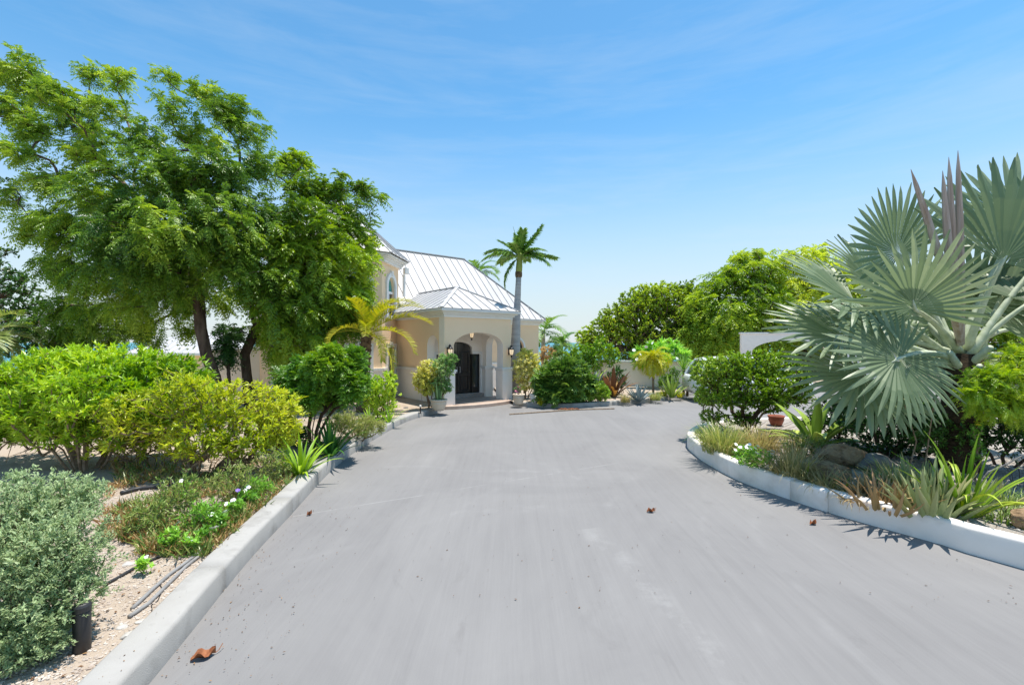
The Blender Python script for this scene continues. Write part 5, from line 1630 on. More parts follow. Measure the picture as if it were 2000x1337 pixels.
shrub('wispy_shrub', 'low wispy grey green shrub spilling to the left kerb', 'shrub', gnd(700, 856, LZ),
      B([(690, 825, 40, 22), (720, 830, 34, 20), (665, 822, 26, 18)], float(gnd(700, 856, LZ)[1]), .25), 420, 12, 0.075, 0.012, 'weed', 8, 0.25, 'twig', 0.003, seed=66, upb=0.4, cl=0.1, var0=0.25, stem_h=0.15)
shrub('leafy_shrub', 'dense bright green round shrub before the tower window', 'shrub', gnd(742, 818, LZ),
      B([(742, 760, 32, 32), (755, 748, 24, 24), (728, 770, 22, 26), (745, 790, 28, 22)], float(gnd(742, 818, LZ)[1]), .15), 520, 11, 0.075, 0.034, 'bright', 6, 0.12, 'darktwig', 0.003, seed=67, upb=0.5, cl=0.07)
shrub('leafy_shrub', 'dark low shrub behind the stems of the ornamental tree', 'shrub', gnd(570, 868, LZ),
      B([(560, 835, 32, 22), (590, 850, 22, 16), (530, 850, 22, 14)], 9.6, .2), 200, 10, 0.08, 0.035, 'dark', 6, 0.2, 'darktwig', 0.003, seed=68)
# weeds and periwinkle along the kerb
for i, (px, py, rx, ry, tips, m, lab) in enumerate([
        (455, 985, 46, 42, 190, 'weed', 'loose leafy weed with purple bloom between the yellow shrub and the kerb'),
        (350, 1010, 46, 44, 160, 'weed', 'straggly dry green weed beside the grey green bush'),
        (530, 940, 34, 34, 150, 'weed', 'leafy weed behind the light strap leaf clump'),
        (400, 1035, 40, 30, 150, 'peri', 'fresh green weed in the middle of the left bed'),
        (290, 1045, 36, 36, 110, 'weed', 'thin brownish weed near the black hose'),
        (500, 975, 30, 22, 120, 'peri', 'green ground cover weed close to the left kerb')]):
    b = gnd(px, py, LZ)
    shrub('leafy_weed', lab, 'plant', b, [pxblob(px, py - ry, rx, ry, float(b[1]))], tips, 6, 0.065, 0.016, m, 7, 0.12, 'twig', 0.0018, seed=80 + i, upb=0.5, cl=0.06, stem_h=0.2, group='weeds in the left bed')
wf = flower_mesh('flower', 0.034, 5, 'petal'); pf = flower_mesh('flower', 0.024, 5, 'purple')
def periwinkle(label, base, rad, h, tips, nf, seed, fm=wf, group='periwinkles along the left kerb'):
    b = np.array(base, float)
    t = shrub('periwinkle', label, 'plant', b, [(b[0], b[1], b[2] + h * .55, rad, rad, h * .5)], tips, 7, 0.055, 0.026, 'peri', 5, 0.03, 'twig', 0.0016, seed=seed, upb=0.9, cl=0.03, stem_h=0.2, group=group)
    r = np.random.default_rng(seed)
    for k in range(nf):
        a = r.random() * 6.28; q = math.sqrt(r.random()) * rad
        put('flower', fm, t, (q * math.cos(a), q * math.sin(a), h * (0.85 + .3 * r.random())), a, 0.4 * r.normal(), 0.8 + .5 * r.random(), -0.6)
    return t
for i, (px, py, rad, h, tips, nf, lab) in enumerate([
        (285, 1120, .06, .13, 16, 1, 'single small periwinkle by itself on the gravel near the pipes'),
        (335, 1075, .13, .22, 40, 1, 'bushy periwinkle with one white flower above the black hose'),
        (372, 1078, .09, .16, 24, 2, 'low periwinkle with two white flowers at the end of the grey pipes'),
        (402, 1062, .10, .18, 30, 2, 'periwinkle patch with white flowers leaning over the kerb joint'),
        (430, 1042, .11, .20, 32, 3, 'periwinkle with three white flowers halfway along the bed edge'),
        (462, 1010, .11, .20, 32, 2, 'periwinkle with white flowers close behind the kerb'),
        (490, 985, .12, .22, 32, 2, 'farther white flowering periwinkle by the left kerb'),
        (365, 985, .10, .34, 26, 1, 'tall periwinkle with a white flower beside the twiggy shrub')]):
    periwinkle(lab, gnd(px, py, LZ), rad, h, tips, nf, 90 + i)
periwinkle('weed with two small purple flowers in the left bed', gnd(478, 995, LZ), .12, .26, 26, 2, 99, pf)

# ------------------------------------------------------------------ pots and porch plants
def pot(name, label, loc, rad, h, mat, rim=True, group=None):
    t = thing(name, label, 'flower pot', tuple(loc), 0, group)
    pr = [(rad * .58, -0.005), (rad * .66, h * .08), (rad * .88, h * .5), (rad * .93, h * .80), (rad * 0.90, h * .84)]
    part('pot_body', mat, t, lambda mb: mb.lathe(pr + [(rad * .80, h * .84), (rad * .78, h * .5)], 24), smooth=True)
    part('pot_rim', mat, t, lambda mb: mb.lathe([(rad * .90, h * .83), (rad * 1.0, h * .86), (rad * 1.02, h * .93), (rad * .98, h), (rad * .84, h), (rad * .82, h * .83)], 24), smooth=True)
    part('band', mat, t, lambda mb: mb.lathe([(rad * .90, h * .56), (rad * .925, h * .58), (rad * .93, h * .62), (rad * .905, h * .64)], 24), smooth=True)
    part('soil', M['soil'], t, lambda mb: mb.lathe([(rad * .80, h * .80), (rad * .80, h * .88), (rad * .4, h * .90), (0.01, h * .905)], 16))
    return t
pl = gnd(857, 799, LZ); pot('plant_pot', 'wide beige pot at the left pier of the porch', pl, .27, .35, M['potbeige'])
pr1 = gnd(1013, 787, MZ); pot('plant_pot', 'beige rimmed pot right of the porch', pr1, .22, .36, M['potbeige'])
pr2 = gnd(1043, 786, MZ); pot('plant_pot', 'small white fluted pot beside the dark leafy shrub', pr2, .16, .34, M['potwhite'])
def snake(label, loc, L, n, seed, rad=.1):
    ms = [strap('leaf', L * s, .055, b_, 'snake', .008, 6, .3, .5, .2, v) for s, b_, v in ((1, .1, .5), (.85, .25, .65), (.9, .0, .35))]
    return rosette('snake_plant', label, 'plant', tuple(loc), ms, n, rad, (0.0, .25), (.75, 1.1), 'snake plants in the porch pots', seed)
snake('stiff upright snake plant leaves in the wide beige pot', pl + (0, 0, .33), .62, 16, 1, .16)
snake('snake plant in the small white pot', pr2 + (0, 0, .31), .60, 6, 2, .05)
DPp = float(pl[1])
shrub('variegated_shrub', 'cream and green variegated shrub rising out of the beige porch pot', 'shrub', pl + (0.02, .05, .30),
      [pxblob(868, 715, 22, 24, DPp + .05), pxblob(880, 700, 14, 12, DPp), pxblob(860, 745, 20, 18, DPp + .05), pxblob(872, 755, 10, 12, DPp)], 420, 9, 0.085, 0.04, 'varieg', 4, .06, 'twig', 0.003, seed=101, cl=.06, stem_h=.3)
cb_ = gnd(838, 797, LZ)
shrub('croton_shrub', 'yellow croton shrub with bare lower stems left of the porch', 'shrub', cb_ + (0, .15, 0),
      [pxblob(835, 722, 24, 20, DPp + .1), pxblob(825, 740, 18, 18, DPp), pxblob(845, 745, 18, 20, DPp + .2), pxblob(833, 758, 16, 14, DPp)], 560, 10, 0.09, 0.034, 'croton', 9, .10, 'twig', 0.0032, seed=102, cl=.06, stem_h=.4)
DPr = 17.9
shrub('croton_shrub', 'tall yellow croton shrub right of the porch', 'shrub', (*at(1027, 780, DPr)[:2], MZ),
      [pxblob(1028, 705, 26, 22, DPr), pxblob(1022, 728, 20, 20, DPr), pxblob(1042, 722, 18, 18, DPr + .1), pxblob(1028, 748, 16, 14, DPr), pxblob(1025, 688, 10, 10, DPr)], 640, 10, 0.095, 0.036, 'croton', 7, .12, 'twig', 0.0035, seed=103, cl=.06, stem_h=.3)
shrub('flowering_succulent', 'thin plant with pink flowers in the beige rimmed pot', 'plant', pr1 + (0, 0, .32),
      [pxblob(1013, 758, 10, 9, float(pr1[1]))], 26, 4, 0.06, 0.025, 'varieg', 4, .04, 'twig', 0.005, seed=104, cl=.03)
kf = flower_mesh('flower', 0.05, 5, 'pink')
pkp = thing('flower_cluster', 'pink flowers over the rim of the beige rimmed pot', 'flower', pr1 + (0, 0, .31))
for k, (x, z) in enumerate(((-.10, .16), (-.05, .12), (.06, .26), (-.02, .30))):
    put('flower', kf, pkp, (x, -.10, z), k, .3, .9, .8)
    part('flower_stem', M['twig'], pkp, lambda mb: mb.tube([(0, 0, 0), (x * .6, -.05, z * .6), (x, -.10, z)], .004, 5))
tuft('yellow_bedding_plant', 'small bright yellow leafy plant spilling beside the small white pot', 'plant', gnd(1056, 788, MZ), 60, .06, .42, .035, 'areca', 105, part='leaf_blades', lean=.6)

# ------------------------------------------------------------------ middle flower bed
def bedshrub(label, px, py, lst, tips, leaves, L, W, mat, seed, D=None, name='leafy_shrub', **k):
    b = gnd(px, py, MZ) if D is None else np.array([*at(px, py, D)[:2], MZ])
    return shrub(name, label, 'shrub', b, B(lst, float(b[1]), .15, seed), tips, leaves, L, W, mat, seed=seed, **k)
bedshrub('big dark green layered shrub right of the porch pots', 1100, 785, [(1075, 740, 24, 24), (1105, 725, 34, 22), (1095, 755, 40, 22), (1125, 745, 24, 24), (1075, 768, 22, 14), (1120, 768, 26, 14)], 520, 7, 0.30, 0.03, 'deep', 111,
         kind='compound', pairs=5, ll=0.13, lw=0.06, cl=.08, upb=.5, stem_h=.15, spread=.3, varsd=.2, var0=.15, twigmat='darktwig', compdroop=.2)
bedshrub('small light green mounded shrub in front of the bronze plant', 1168, 784, [(1168, 760, 20, 18), (1158, 770, 14, 12), (1180, 768, 12, 13)], 300, 9, 0.10, 0.045, 'hedge', 112, cl=.07, stem_h=.2, var0=.1)
bedshrub('mid green shrub behind the strap plant against the rounded tree', 1165, 750, [(1140, 690, 24, 20), (1175, 685, 26, 22), (1195, 695, 16, 18), (1150, 712, 30, 18), (1115, 700, 22, 18)], 420, 9, 0.16, 0.07, 'mid', 113, D=22.5, cl=.1)
bedshrub('orange dried shrub at the foot of the coconut palm', 1070, 750, [(1068, 690, 14, 20), (1080, 700, 12, 16)], 160, 8, 0.16, 0.06, 'dried', 114, D=25.2, cl=.1)
bedshrub('dull green shrub between the house corner and the bed', 1090, 750, [(1095, 700, 22, 18), (1075, 715, 18, 14), (1115, 715, 18, 16)], 240, 9, 0.15, 0.07, 'weed', 115, D=22.8, cl=.1)
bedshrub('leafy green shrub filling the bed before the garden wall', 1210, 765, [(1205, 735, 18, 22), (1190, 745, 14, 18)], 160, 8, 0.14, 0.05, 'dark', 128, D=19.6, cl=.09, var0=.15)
bedshrub('low green shrub between blue agave and spiky agave', 1300, 770, [(1300, 745, 12, 18), (1315, 735, 12, 20)], 150, 8, 0.13, 0.03, 'mid', 129, D=19.9, cl=.09)
sm = [strap('leaf', 1.35 * s, .13, b_, 'lily', 0, 8, .25, .4, .1, v, .6) for s, b_, v in ((1, .5, .6), (.9, .9, .5), (1.05, .3, .45), (.85, 1.3, .7))]
rosette('giant_lily', 'tall fresh green strap leaved lily in the back of the bed', 'plant', (*at(1145, 770, 19.3)[:2], MZ), sm, 26, .14, (.05, .8), (.8, 1.15), None, 116)
bm_ = [strap('leaf', 1.1 * s, .17, b_, 'bromeliad', 0, 8, .3, .55, .1, v, .7) for s, b_, v in ((1, .35, .35), (.9, .7, .5), (1.05, .2, .25), (.75, .9, .95))]
rosette('bronze_bromeliad', 'bronze red wide leaved bromeliad in the middle of the bed', 'plant', (*at(1198, 778, 18.4)[:2], MZ), bm_, 24, .10, (.03, .75), (.8, 1.2), None, 117)
am_ = [strap('leaf', .62 * s, .10, b_, 'agave', .03, 7, .4, .45, 0, v, .65) for s, b_, v in ((1, .15, .5), (.9, .3, .6), (1.05, .0, .4))]
rosette('blue_agave', 'blue grey spiky agave before the white garden wall', 'plant', gnd(1247, 781, MZ), am_, 26, .08, (.05, 1.15), (.85, 1.15), 'blue agaves', 118)
rosette('blue_agave', 'blue grey agave behind the mounded shrub', 'plant', (*at(1160, 775, 18.9)[:2], MZ), am_, 22, .08, (.05, .9), (1.4, 1.8), 'blue agaves', 119)
gm_ = [strap('leaf', .95 * s, .09, b_, 'broad', .012, 7, .3, .45, .1, v, .65) for s, b_, v in ((1, .2, .35), (.9, .5, .5), (1.05, .0, .3))]
rosette('spiky_agave', 'green spiky agave right of the yellow palm', 'plant', gnd(1312, 774, MZ), gm_, 22, .08, (.05, .9), (.8, 1.1), None, 120)
def yucca(label, base, h, n, L, seed):
    b = np.array(base, float); t = thing('yucca', label, 'plant', b)
    part('trunk', M['datetrunk'], t, lambda mb: mb.tube([(0, 0, -.04), (.02, 0, h * .5), (0, 0, h)], [.06, .055, .05], 8))
    ms = [strap('leaf', L * s, .045, b_, 'palm', 0, 5, .2, .4, 0, v, .8) for s, b_, v in ((1, .2, .6), (.9, .6, .7), (1, .05, .5))]
    r = np.random.default_rng(seed)
    for i in range(n):
        o = obj('leaf', ms[i % 3], None, t); a = i * 2.4; ti = .05 + 2.0 * (i + .5) / n
        o.location = (0, 0, h); o.rotation_euler = (Matrix.Rotation(a, 3, 'Z') @ Matrix.Rotation(ti, 3, 'Y')).to_euler(); s = .85 + .3 * r.random(); o.scale = (s, s, s)
yucca('tall yucca with spiky head left of the island hedge', (*at(1335, 770, 19.6)[:2], MZ), 1.0, 46, .75, 121)
yucca('short yucca in front of the tall one', (*at(1342, 772, 19.0)[:2], MZ), .5, 34, .6, 122)
tuft('dry_grass', 'dry pale grass tuft before the blue agave', 'grass', gnd(1222, 783, MZ), 120, .16, .42, .03, 'drygrass', 123, 'grass tufts at the bed kerb')
tuft('dry_grass', 'dry pale grass tuft below the yellow palm', 'grass', gnd(1280, 779, MZ), 140, .18, .42, .03, 'grass', 124, 'grass tufts at the bed kerb')
tuft('dry_grass', 'yellow grass tuft beside the green agave', 'grass', gnd(1296, 773, MZ), 90, .12, .45, .028, 'areca', 125, 'grass tufts at the bed kerb')
tuft('dry_grass', 'small bright yellow grass tuft near the right end of the bed', 'grass', gnd(1328, 774, MZ), 70, .10, .36, .028, 'areca', 126, 'grass tufts at the bed kerb')
# frangipani with whorls of leaves at stout branch ends
fr_b = np.array([*at(1290, 770, 21.9)[:2], MZ])
shrub('frangipani_tree', 'leafy frangipani with white flowers above the garden wall', 'tree', fr_b, B([(1270, 685, 26, 18), (1300, 678, 30, 16), (1255, 700, 22, 14), (1325, 695, 18, 14), (1345, 700, 12, 12), (1285, 700, 30, 14)], 22.0, .3, 9),
      130, 13, 0.36, 0.10, 'frangi', 3, .08, 'palmtrunk', 0.011, seed=127, upb=.6, cl=.12, twig_part='trunk', leaf_part='crown', droop=.2)
ffm = flower_mesh('flower', 0.09, 5, 'petal')
fro = [o for o in bpy.data.objects if o.name.startswith('frangipani_tree')][0]
for k, (x, y) in enumerate(((1238, 682), (1250, 690), (1312, 690), (1262, 676), (1340, 706), (1275, 668), (1244, 700), (1322, 698))):
    p = at(x, y, 21.3) - fr_b
    put('flower', ffm, fro, tuple(p), k, .2, 1.0, 1.0)
stk = thing('wooden_pole', 'long brown bamboo pole with a frayed end lying on the drive', 'pole', gnd(1125, 798, .022))
pa, pb_ = gnd(995, 807, .022) - gnd(1125, 798, .022), gnd(1200, 796, .022) - gnd(1125, 798, .022)
part('shaft', M['twig'], stk, lambda mb: mb.tube([pa, pa * .5, (0, 0, 0), pb_ * .5, pb_], .018, 7))
part('frayed_husk', M['dryleaf'], stk, lambda mb: [mb.tube([(x, y, .0), (x + .14, y + .02, .03), (x + .26, y - .02, .005)], [.012, .03, .006], 5) for x, y in ((-.5, .02), (-.36, -.04), (-.25, .05), (-.12, .0), (-.62, 0))])

# ------------------------------------------------------------------ island plants
def isl(px, py): return gnd(px, py, IZ)
hb = isl(1455, 842)
shrub('clipped_hedge', 'clipped green hedge with open dark stems at the tip of the island', 'hedge', hb,
      B([(1385, 725, 36, 30), (1430, 715, 40, 30), (1480, 712, 42, 30), (1530, 715, 36, 30), (1400, 755, 44, 26), (1460, 752, 50, 28), (1520, 752, 40, 28), (1380, 775, 26, 18), (1430, 780, 40, 18), (1500, 785, 40, 20), (1390, 810, 22, 16), (1450, 815, 34, 14), (1565, 728, 26, 30), (1562, 765, 26, 28)], float(hb[1]), .3),
      3000, 9, 0.066, 0.036, 'hedge', 12, 0.7, 'darktwig', 0.0035, seed=131, upb=.6, cl=.06, power=.3, bf=.3, stem_h=.3)
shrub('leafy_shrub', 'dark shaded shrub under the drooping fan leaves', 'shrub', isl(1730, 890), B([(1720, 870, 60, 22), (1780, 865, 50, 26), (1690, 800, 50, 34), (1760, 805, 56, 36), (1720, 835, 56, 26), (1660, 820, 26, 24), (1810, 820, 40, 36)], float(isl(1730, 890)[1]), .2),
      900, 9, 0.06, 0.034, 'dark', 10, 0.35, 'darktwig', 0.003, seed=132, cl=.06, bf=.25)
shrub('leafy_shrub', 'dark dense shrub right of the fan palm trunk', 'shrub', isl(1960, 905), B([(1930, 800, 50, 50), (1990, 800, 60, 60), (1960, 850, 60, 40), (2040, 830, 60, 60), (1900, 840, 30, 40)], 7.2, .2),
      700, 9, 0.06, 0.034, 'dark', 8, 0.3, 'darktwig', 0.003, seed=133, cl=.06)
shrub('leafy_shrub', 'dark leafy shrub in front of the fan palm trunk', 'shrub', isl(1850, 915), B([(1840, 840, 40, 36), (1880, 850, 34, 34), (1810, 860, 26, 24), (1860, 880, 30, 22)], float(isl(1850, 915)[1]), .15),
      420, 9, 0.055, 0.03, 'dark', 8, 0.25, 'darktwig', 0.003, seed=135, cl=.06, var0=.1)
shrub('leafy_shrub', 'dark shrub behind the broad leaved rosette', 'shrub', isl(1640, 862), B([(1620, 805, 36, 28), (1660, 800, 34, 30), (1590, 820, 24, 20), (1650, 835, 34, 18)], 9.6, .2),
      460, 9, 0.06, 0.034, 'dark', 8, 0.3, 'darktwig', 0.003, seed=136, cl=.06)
D6 = 6.5
shrub('feathery_shrub', 'bright feathery acacia shrub at the right edge under the fan palm', 'shrub', (*at(1995, 930, D6)[:2], IZ),
      [pxblob(1930, 740, 40, 22, D6), pxblob(1975, 760, 45, 30, D6), pxblob(1905, 765, 22, 14, D6 - .1), pxblob(2010, 720, 40, 40, D6), pxblob(1950, 785, 50, 20, D6), pxblob(1985, 690, 26, 22, D6 + .2), pxblob(2030, 800, 40, 30, D6)],
      230, 8, 0.20, 0.02, 'acacia', 5, .12, 'darktwig', 0.0035, kind='compound', pairs=11, ll=0.034, lw=0.009, seed=134, cl=.08, upb=.2)
# grass and aloe clumps
tuft('grass_clump', 'tall green and straw grass clump at the tip of the island kerb', 'grass', isl(1412, 880), 520, .36, .68, .018, 'grass', 141, 'grass clumps on the island', lean=.55)
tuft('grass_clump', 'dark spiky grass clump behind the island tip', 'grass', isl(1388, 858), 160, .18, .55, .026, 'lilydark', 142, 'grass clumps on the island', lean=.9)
tuft('grass_clump', 'straw coloured grass clump behind the white flowering plant', 'grass', isl(1480, 876), 480, .36, .56, .017, 'drygrass', 143, 'grass clumps on the island', lean=.5)
tuft('grass_clump', 'dry reddish grass clump left of the boulders', 'grass', isl(1545, 928), 460, .28, .60, .015, 'drygrass', 144, 'grass clumps on the island', lean=.6)
tuft('grass_clump', 'thin straw grass beside the broad leaved rosette', 'grass', isl(1555, 890), 160, .25, .5, .014, 'drygrass', 145, 'grass clumps on the island', lean=.5)
tuft('grass_clump', 'sparse dark grass at the right edge behind the aloe', 'grass', isl(1960, 985), 140, .25, .4, .012, 'weed', 146, 'grass clumps on the island', lean=.7)
tuft('grass_clump', 'curled dry grass remains below the reddish aloe', 'grass', isl(1670, 972), 120, .2, .22, .012, 'dried', 147, 'grass clumps on the island', lean=1.5)
tuft('grass_clump', 'straw and rust coloured grass in front of the boulders at the kerb', 'grass', isl(1612, 948), 260, .24, .34, .014, 'drygrass', 162, 'grass clumps on the island', lean=.8)
tuft('grass_clump', 'olive grass between the grey boulder and the aloes', 'grass', isl(1745, 945), 260, .28, .46, .015, 'grass', 163, 'grass clumps on the island', lean=.7)
tuft('grass_clump', 'low weedy grass by the boulder at the right edge', 'grass', isl(1955, 1012), 200, .26, .26, .012, 'weed', 164, 'grass clumps on the island', lean=1.0)
periwinkle('white flowering periwinkle mound at the island kerb', isl(1473, 914), .29, .34, 190, 15, 148, wf, None)
shrub('leafy_weed', 'small leafy weed before the broad leaved rosette', 'plant', isl(1580, 895), B([(1560, 865, 30, 24), (1600, 870, 26, 20)], float(isl(1580, 895)[1]), .1), 130, 6, .05, .02, 'weed', 6, .15, 'twig', .002, seed=149, cl=.05)
bl2 = [strap('leaf', 1.05 * s, .20, b_, 'broad', .012, 9, .35, .55, .15, v, .55) for s, b_, v in ((1, .5, .4), (.95, 1.0, .5), (1.05, .2, .35), (.9, 1.35, .75))]
rosette('broad_leaf_agave', 'large olive green broad leaved agave rosette on the island', 'plant', isl(1594, 868), bl2, 15, .10, (.02, 1.35), (.85, 1.1), None, 150)
al = [strap('leaf', .55 * s, .075, b_, 'aloe', .028, 8, .45, .3, .1, v, .9) for s, b_, v in ((1, .2, .3), (.9, -.25, .5), (1.05, .05, .7), (.8, .45, .45))]
ald = [strap('leaf', .42 * s, .045, b_, 'aloedry', .018, 7, .5, .3, .2, v, .9) for s, b_, v in ((1, .2, .3), (.9, -.5, .5), (1.05, .5, .7), (.8, .9, .45))]
rosette('aloe_clump', 'large pale green aloe clump at the front kerb of the island', 'plant', isl(1812, 1002), al, 48, .20, (.0, .8), (.8, 1.3), 'aloes on the island', 151, cluster=.10)
rosette('aloe_clump', 'second aloe clump behind the large pale one', 'plant', isl(1785, 968), al, 44, .24, (.0, .7), (.7, 1.05), 'aloes on the island', 152, cluster=.10)
rosette('aloe_clump', 'dry reddish aloe clump between the boulder and the large aloe', 'plant', isl(1722, 985), ald, 60, .24, (.0, 1.0), (.7, 1.15), 'aloes on the island', 153, cluster=.13)
rosette('aloe_clump', 'withered small aloe with curling tips near the boulder', 'plant', isl(1688, 964), ald, 30, .12, (.1, 1.2), (.7, 1.0), 'aloes on the island', 154, cluster=.05)
gs = [strap('leaf', .85 * s, .055, b_, 'lily', .015, 9, .4, .3, .1, v, .9) for s, b_, v in ((1, .35, .55), (.9, .1, .5), (1.05, .6, .6), (.95, 1.9, .9))]
rosette('sword_leaf_plant', 'bright green sword leaved plant right of the large aloe', 'plant', isl(1880, 1002), gs, 32, .12, (.0, .7), (.75, 1.2), None, 155)
rosette('aloe_clump', 'small aloe clump tucked right behind the sword leaves', 'plant', isl(1915, 985), al, 24, .14, (.1, .9), (.6, .9), 'aloes on the island', 161, cluster=.1)
ss = [strap('leaf', .30, .035, .35, 'lily', .008, 6, .4, .3, 0, .5, .9)]
rosette('sword_leaf_sprout', 'small green sprout on the gravel in front of the boulders', 'plant', isl(1648, 958), ss, 3, .02, (.1, .5), (.7, 1.1), 'green sprouts in the gravel', 156)
rosette('sword_leaf_sprout', 'lone green sprout at the foot of the dry reddish grass', 'plant', isl(1573, 935), ss, 4, .02, (.1, .4), (.8, 1.1), 'green sprouts in the gravel', 157)
boulder('boulder', 'brown flat topped boulder in the middle of the island', isl(1625, 932), (.36, .24, .17), 'rock', 1, rz=.3)
boulder('boulder', 'weathered tan boulder behind the flat topped one', isl(1640, 905), (.42, .26, .22), 'rock', 2, rz=-.2)
boulder('boulder', 'dark grey boulder in the palm shade', isl(1710, 915), (.34, .28, .16), 'greyrock', 3)
boulder('boulder', 'tan rounded boulder cut by the right edge of the picture', gnd(2012, 1030, IZ), (.20, .18, .16), 'rock', 4)
pot('terracotta_pot', 'terracotta pot behind the island hedge stems', isl(1516, 829), .19, .25, M['terracotta'])
def stalk(label, pts, rad, mat='twig', name='dry_stalk'):
    b = np.array(pts[0], float); t = thing(name, label, 'stalk', b)
    part('stem', M[mat], t, lambda mb: mb.tube([np.array(p) - b for p in pts], np.linspace(rad, rad * .45, len(pts)), 6))
    return t
s1 = isl(1802, 958)
stalk('leaning dry flower stalk on the left over the aloes', [s1 + (0, .3, -.03), at(1790, 860, s1[1] + .3), at(1770, 800, s1[1] + .35), at(1762, 770, s1[1] + .35)], .011)
stalk('upright pale dry flower stalk between the aloes', [s1 + (0, .05, -.03), at(1808, 900, s1[1] + .05), at(1816, 840, s1[1] + .05), at(1826, 770, s1[1] + .05)], .012)
db_ = isl(1885, 978)
stalk('bare grey branch leaning out to the right over the aloes', [db_ + (0, 0, -.03), at(1930, 920, db_[1]), at(1965, 905, db_[1] - .05), at(2030, 870, db_[1] - .1)], .014, 'greyrock')
ye = np.array([*at(1908, 930, 6.6)[:2], IZ])
t_ = shrub('flower_spike', 'upright green spike with yellow bloom behind the sword leaves', 'plant', ye, [pxblob(1908, 880, 7, 26, 6.6), pxblob(1908, 845, 6, 22, 6.6)], 70, 6, .05, .024, 'peri', 2, .015, 'twig', .003, seed=160, cl=.03)
yf = flower_mesh('flower', .045, 6, 'yellow')
put('flower', yf, t_, tuple(at(1908, 823, 6.6) - ye), 0, 0, 1.0); put('flower', yf, t_, tuple(at(1911, 828, 6.55) - ye), 1, .4, .8)

def ground_cover(name, n, px0, px1, py0, py1, mat, seed, h, lab):
    r = np.random.default_rng(seed); mb = MB()
    q = []
    while len(q) < n:
        x, y = px0 + (px1 - px0) * r.random(), py0 + (py1 - py0) * r.random() ** 0.8
        g = gnd(x, y, LZ)
        k = np.argmin(abs(lin[:, 1] - g[1]))
        if g[0] < lin[k, 0] - .02 and 4.2 < g[1] < 9.5 and math.sin(g[0] * 5.1) + math.sin(g[1] * 4.3 + g[0] * 2) > -0.5: q.append(g)
    P = np.array(q)
    for k in range(5):
        hh = h * (0.3 + 0.9 * r.random(n))
        d = unit(np.stack([r.normal(0, .55, n), r.normal(0, .55, n), np.ones(n)], 1))
        vv = np.clip(r.normal(.5, .25, n), 0, 1)
        add_leaves(mb, P + r.normal(0, .02, (n, 3)) * (1, 1, 0), d, hh, np.full(n, .006), tilt_up(d, 1.5, r), .1, .25, vv)
        base = P + d * (hh * (.3 + .6 * r.random(n)))[:, None]
        d2 = unit(d * .4 + r.normal(0, 1, (n, 3)))
        add_leaves(mb, base, d2, .045 * (.6 + .7 * r.random(n)), .014, tilt_up(d2, .8, r), .1, .15, vv)
    o = mb.build(name, LM[mat]); tag(o, lab, 'ground cover', None, 'stuff')
ground_cover('ground_cover', 460, 230, 590, 890, 1090, 'weed', 201, .20, 'thin green weeds between the shrubs of the left bed')
ground_cover('ground_cover', 760, 205, 580, 895, 1085, 'dried', 202, .16, 'dry straw stems between the weeds of the left bed')

# ------------------------------------------------------------------ hoses, pipes, stones, gravel, fallen leaves
def pipe(name, label, cat, pix, rad, mat, z=LZ, group=None):
    pts = [gnd(x, y, z) for x, y in pix]
    b = pts[0].copy()
    t = thing(name, label, cat, b, group=group)
    q = np.array([p - b + np.array([0, 0, rad]) for p in pts])
    sm_ = []
    for i in range(len(q) - 1):
        for k in range(4): sm_.append(q[i] + (q[i + 1] - q[i]) * k / 4)
    sm_.append(q[-1])
    part('tube', mat, t, lambda mb: mb.tube(sm_, rad, 9), smooth=True)
    return t
pipe('irrigation_hose', 'black irrigation hose lying across the gravel of the left bed', 'hose', [(205, 1142), (232, 1128), (262, 1110), (300, 1092), (330, 1080), (370, 1066)], .014, M['black_plastic'])
pipe('grey_pipe', 'grey plastic pipe nearest the left kerb', 'pipe', [(252, 1206), (290, 1180), (330, 1140), (362, 1108), (400, 1078)], .016, M['pvc'], group='grey pipes in the left bed')
pipe('grey_pipe', 'grey plastic pipe running beside the first toward the black hose', 'pipe', [(258, 1190), (300, 1150), (332, 1122), (364, 1099), (396, 1074)], .016, M['pvc'], LZ, 'grey pipes in the left bed')
pipe('black_wire', 'thin black wire looping from the grey pipes to the kerb', 'wire', [(312, 1140), (318, 1150), (308, 1172), (296, 1180), (297, 1194)], .004, M['black_plastic'])
pipe('irrigation_hose', 'black hose under the twiggy shrub farther back', 'hose', [(236, 965), (270, 956), (310, 952), (345, 950)], .03, M['black_plastic'])
rp_ = np.random.default_rng(3)
for i, (x, y, s, lab) in enumerate([(255, 1240, .075, 'flat pale stone against the left kerb'), (238, 1222, .05, 'small pale stone beside the flat one'), (275, 1212, .045, 'chalky stone at the end of the grey pipe'), (250, 1100, .06, 'pale stone between hose and grey green bush'),
                                     (605, 930, .06, 'pale stone beside the light strap leaf clump'), (558, 905, .07, 'grey stone behind the light strap leaf clump'), (540, 890, .06, 'grey stone under the yellow green shrub'), (793, 795, .09, 'pale stone on the sand by the porch side wall')]):
    boulder('stone', lab, gnd(x, y, LZ) - (0, 0, .01), (s, s * .75, s * .4), 'wpebble' if i < 4 else 'greyrock', 40 + i, 'stone', 'loose stones in the left bed')

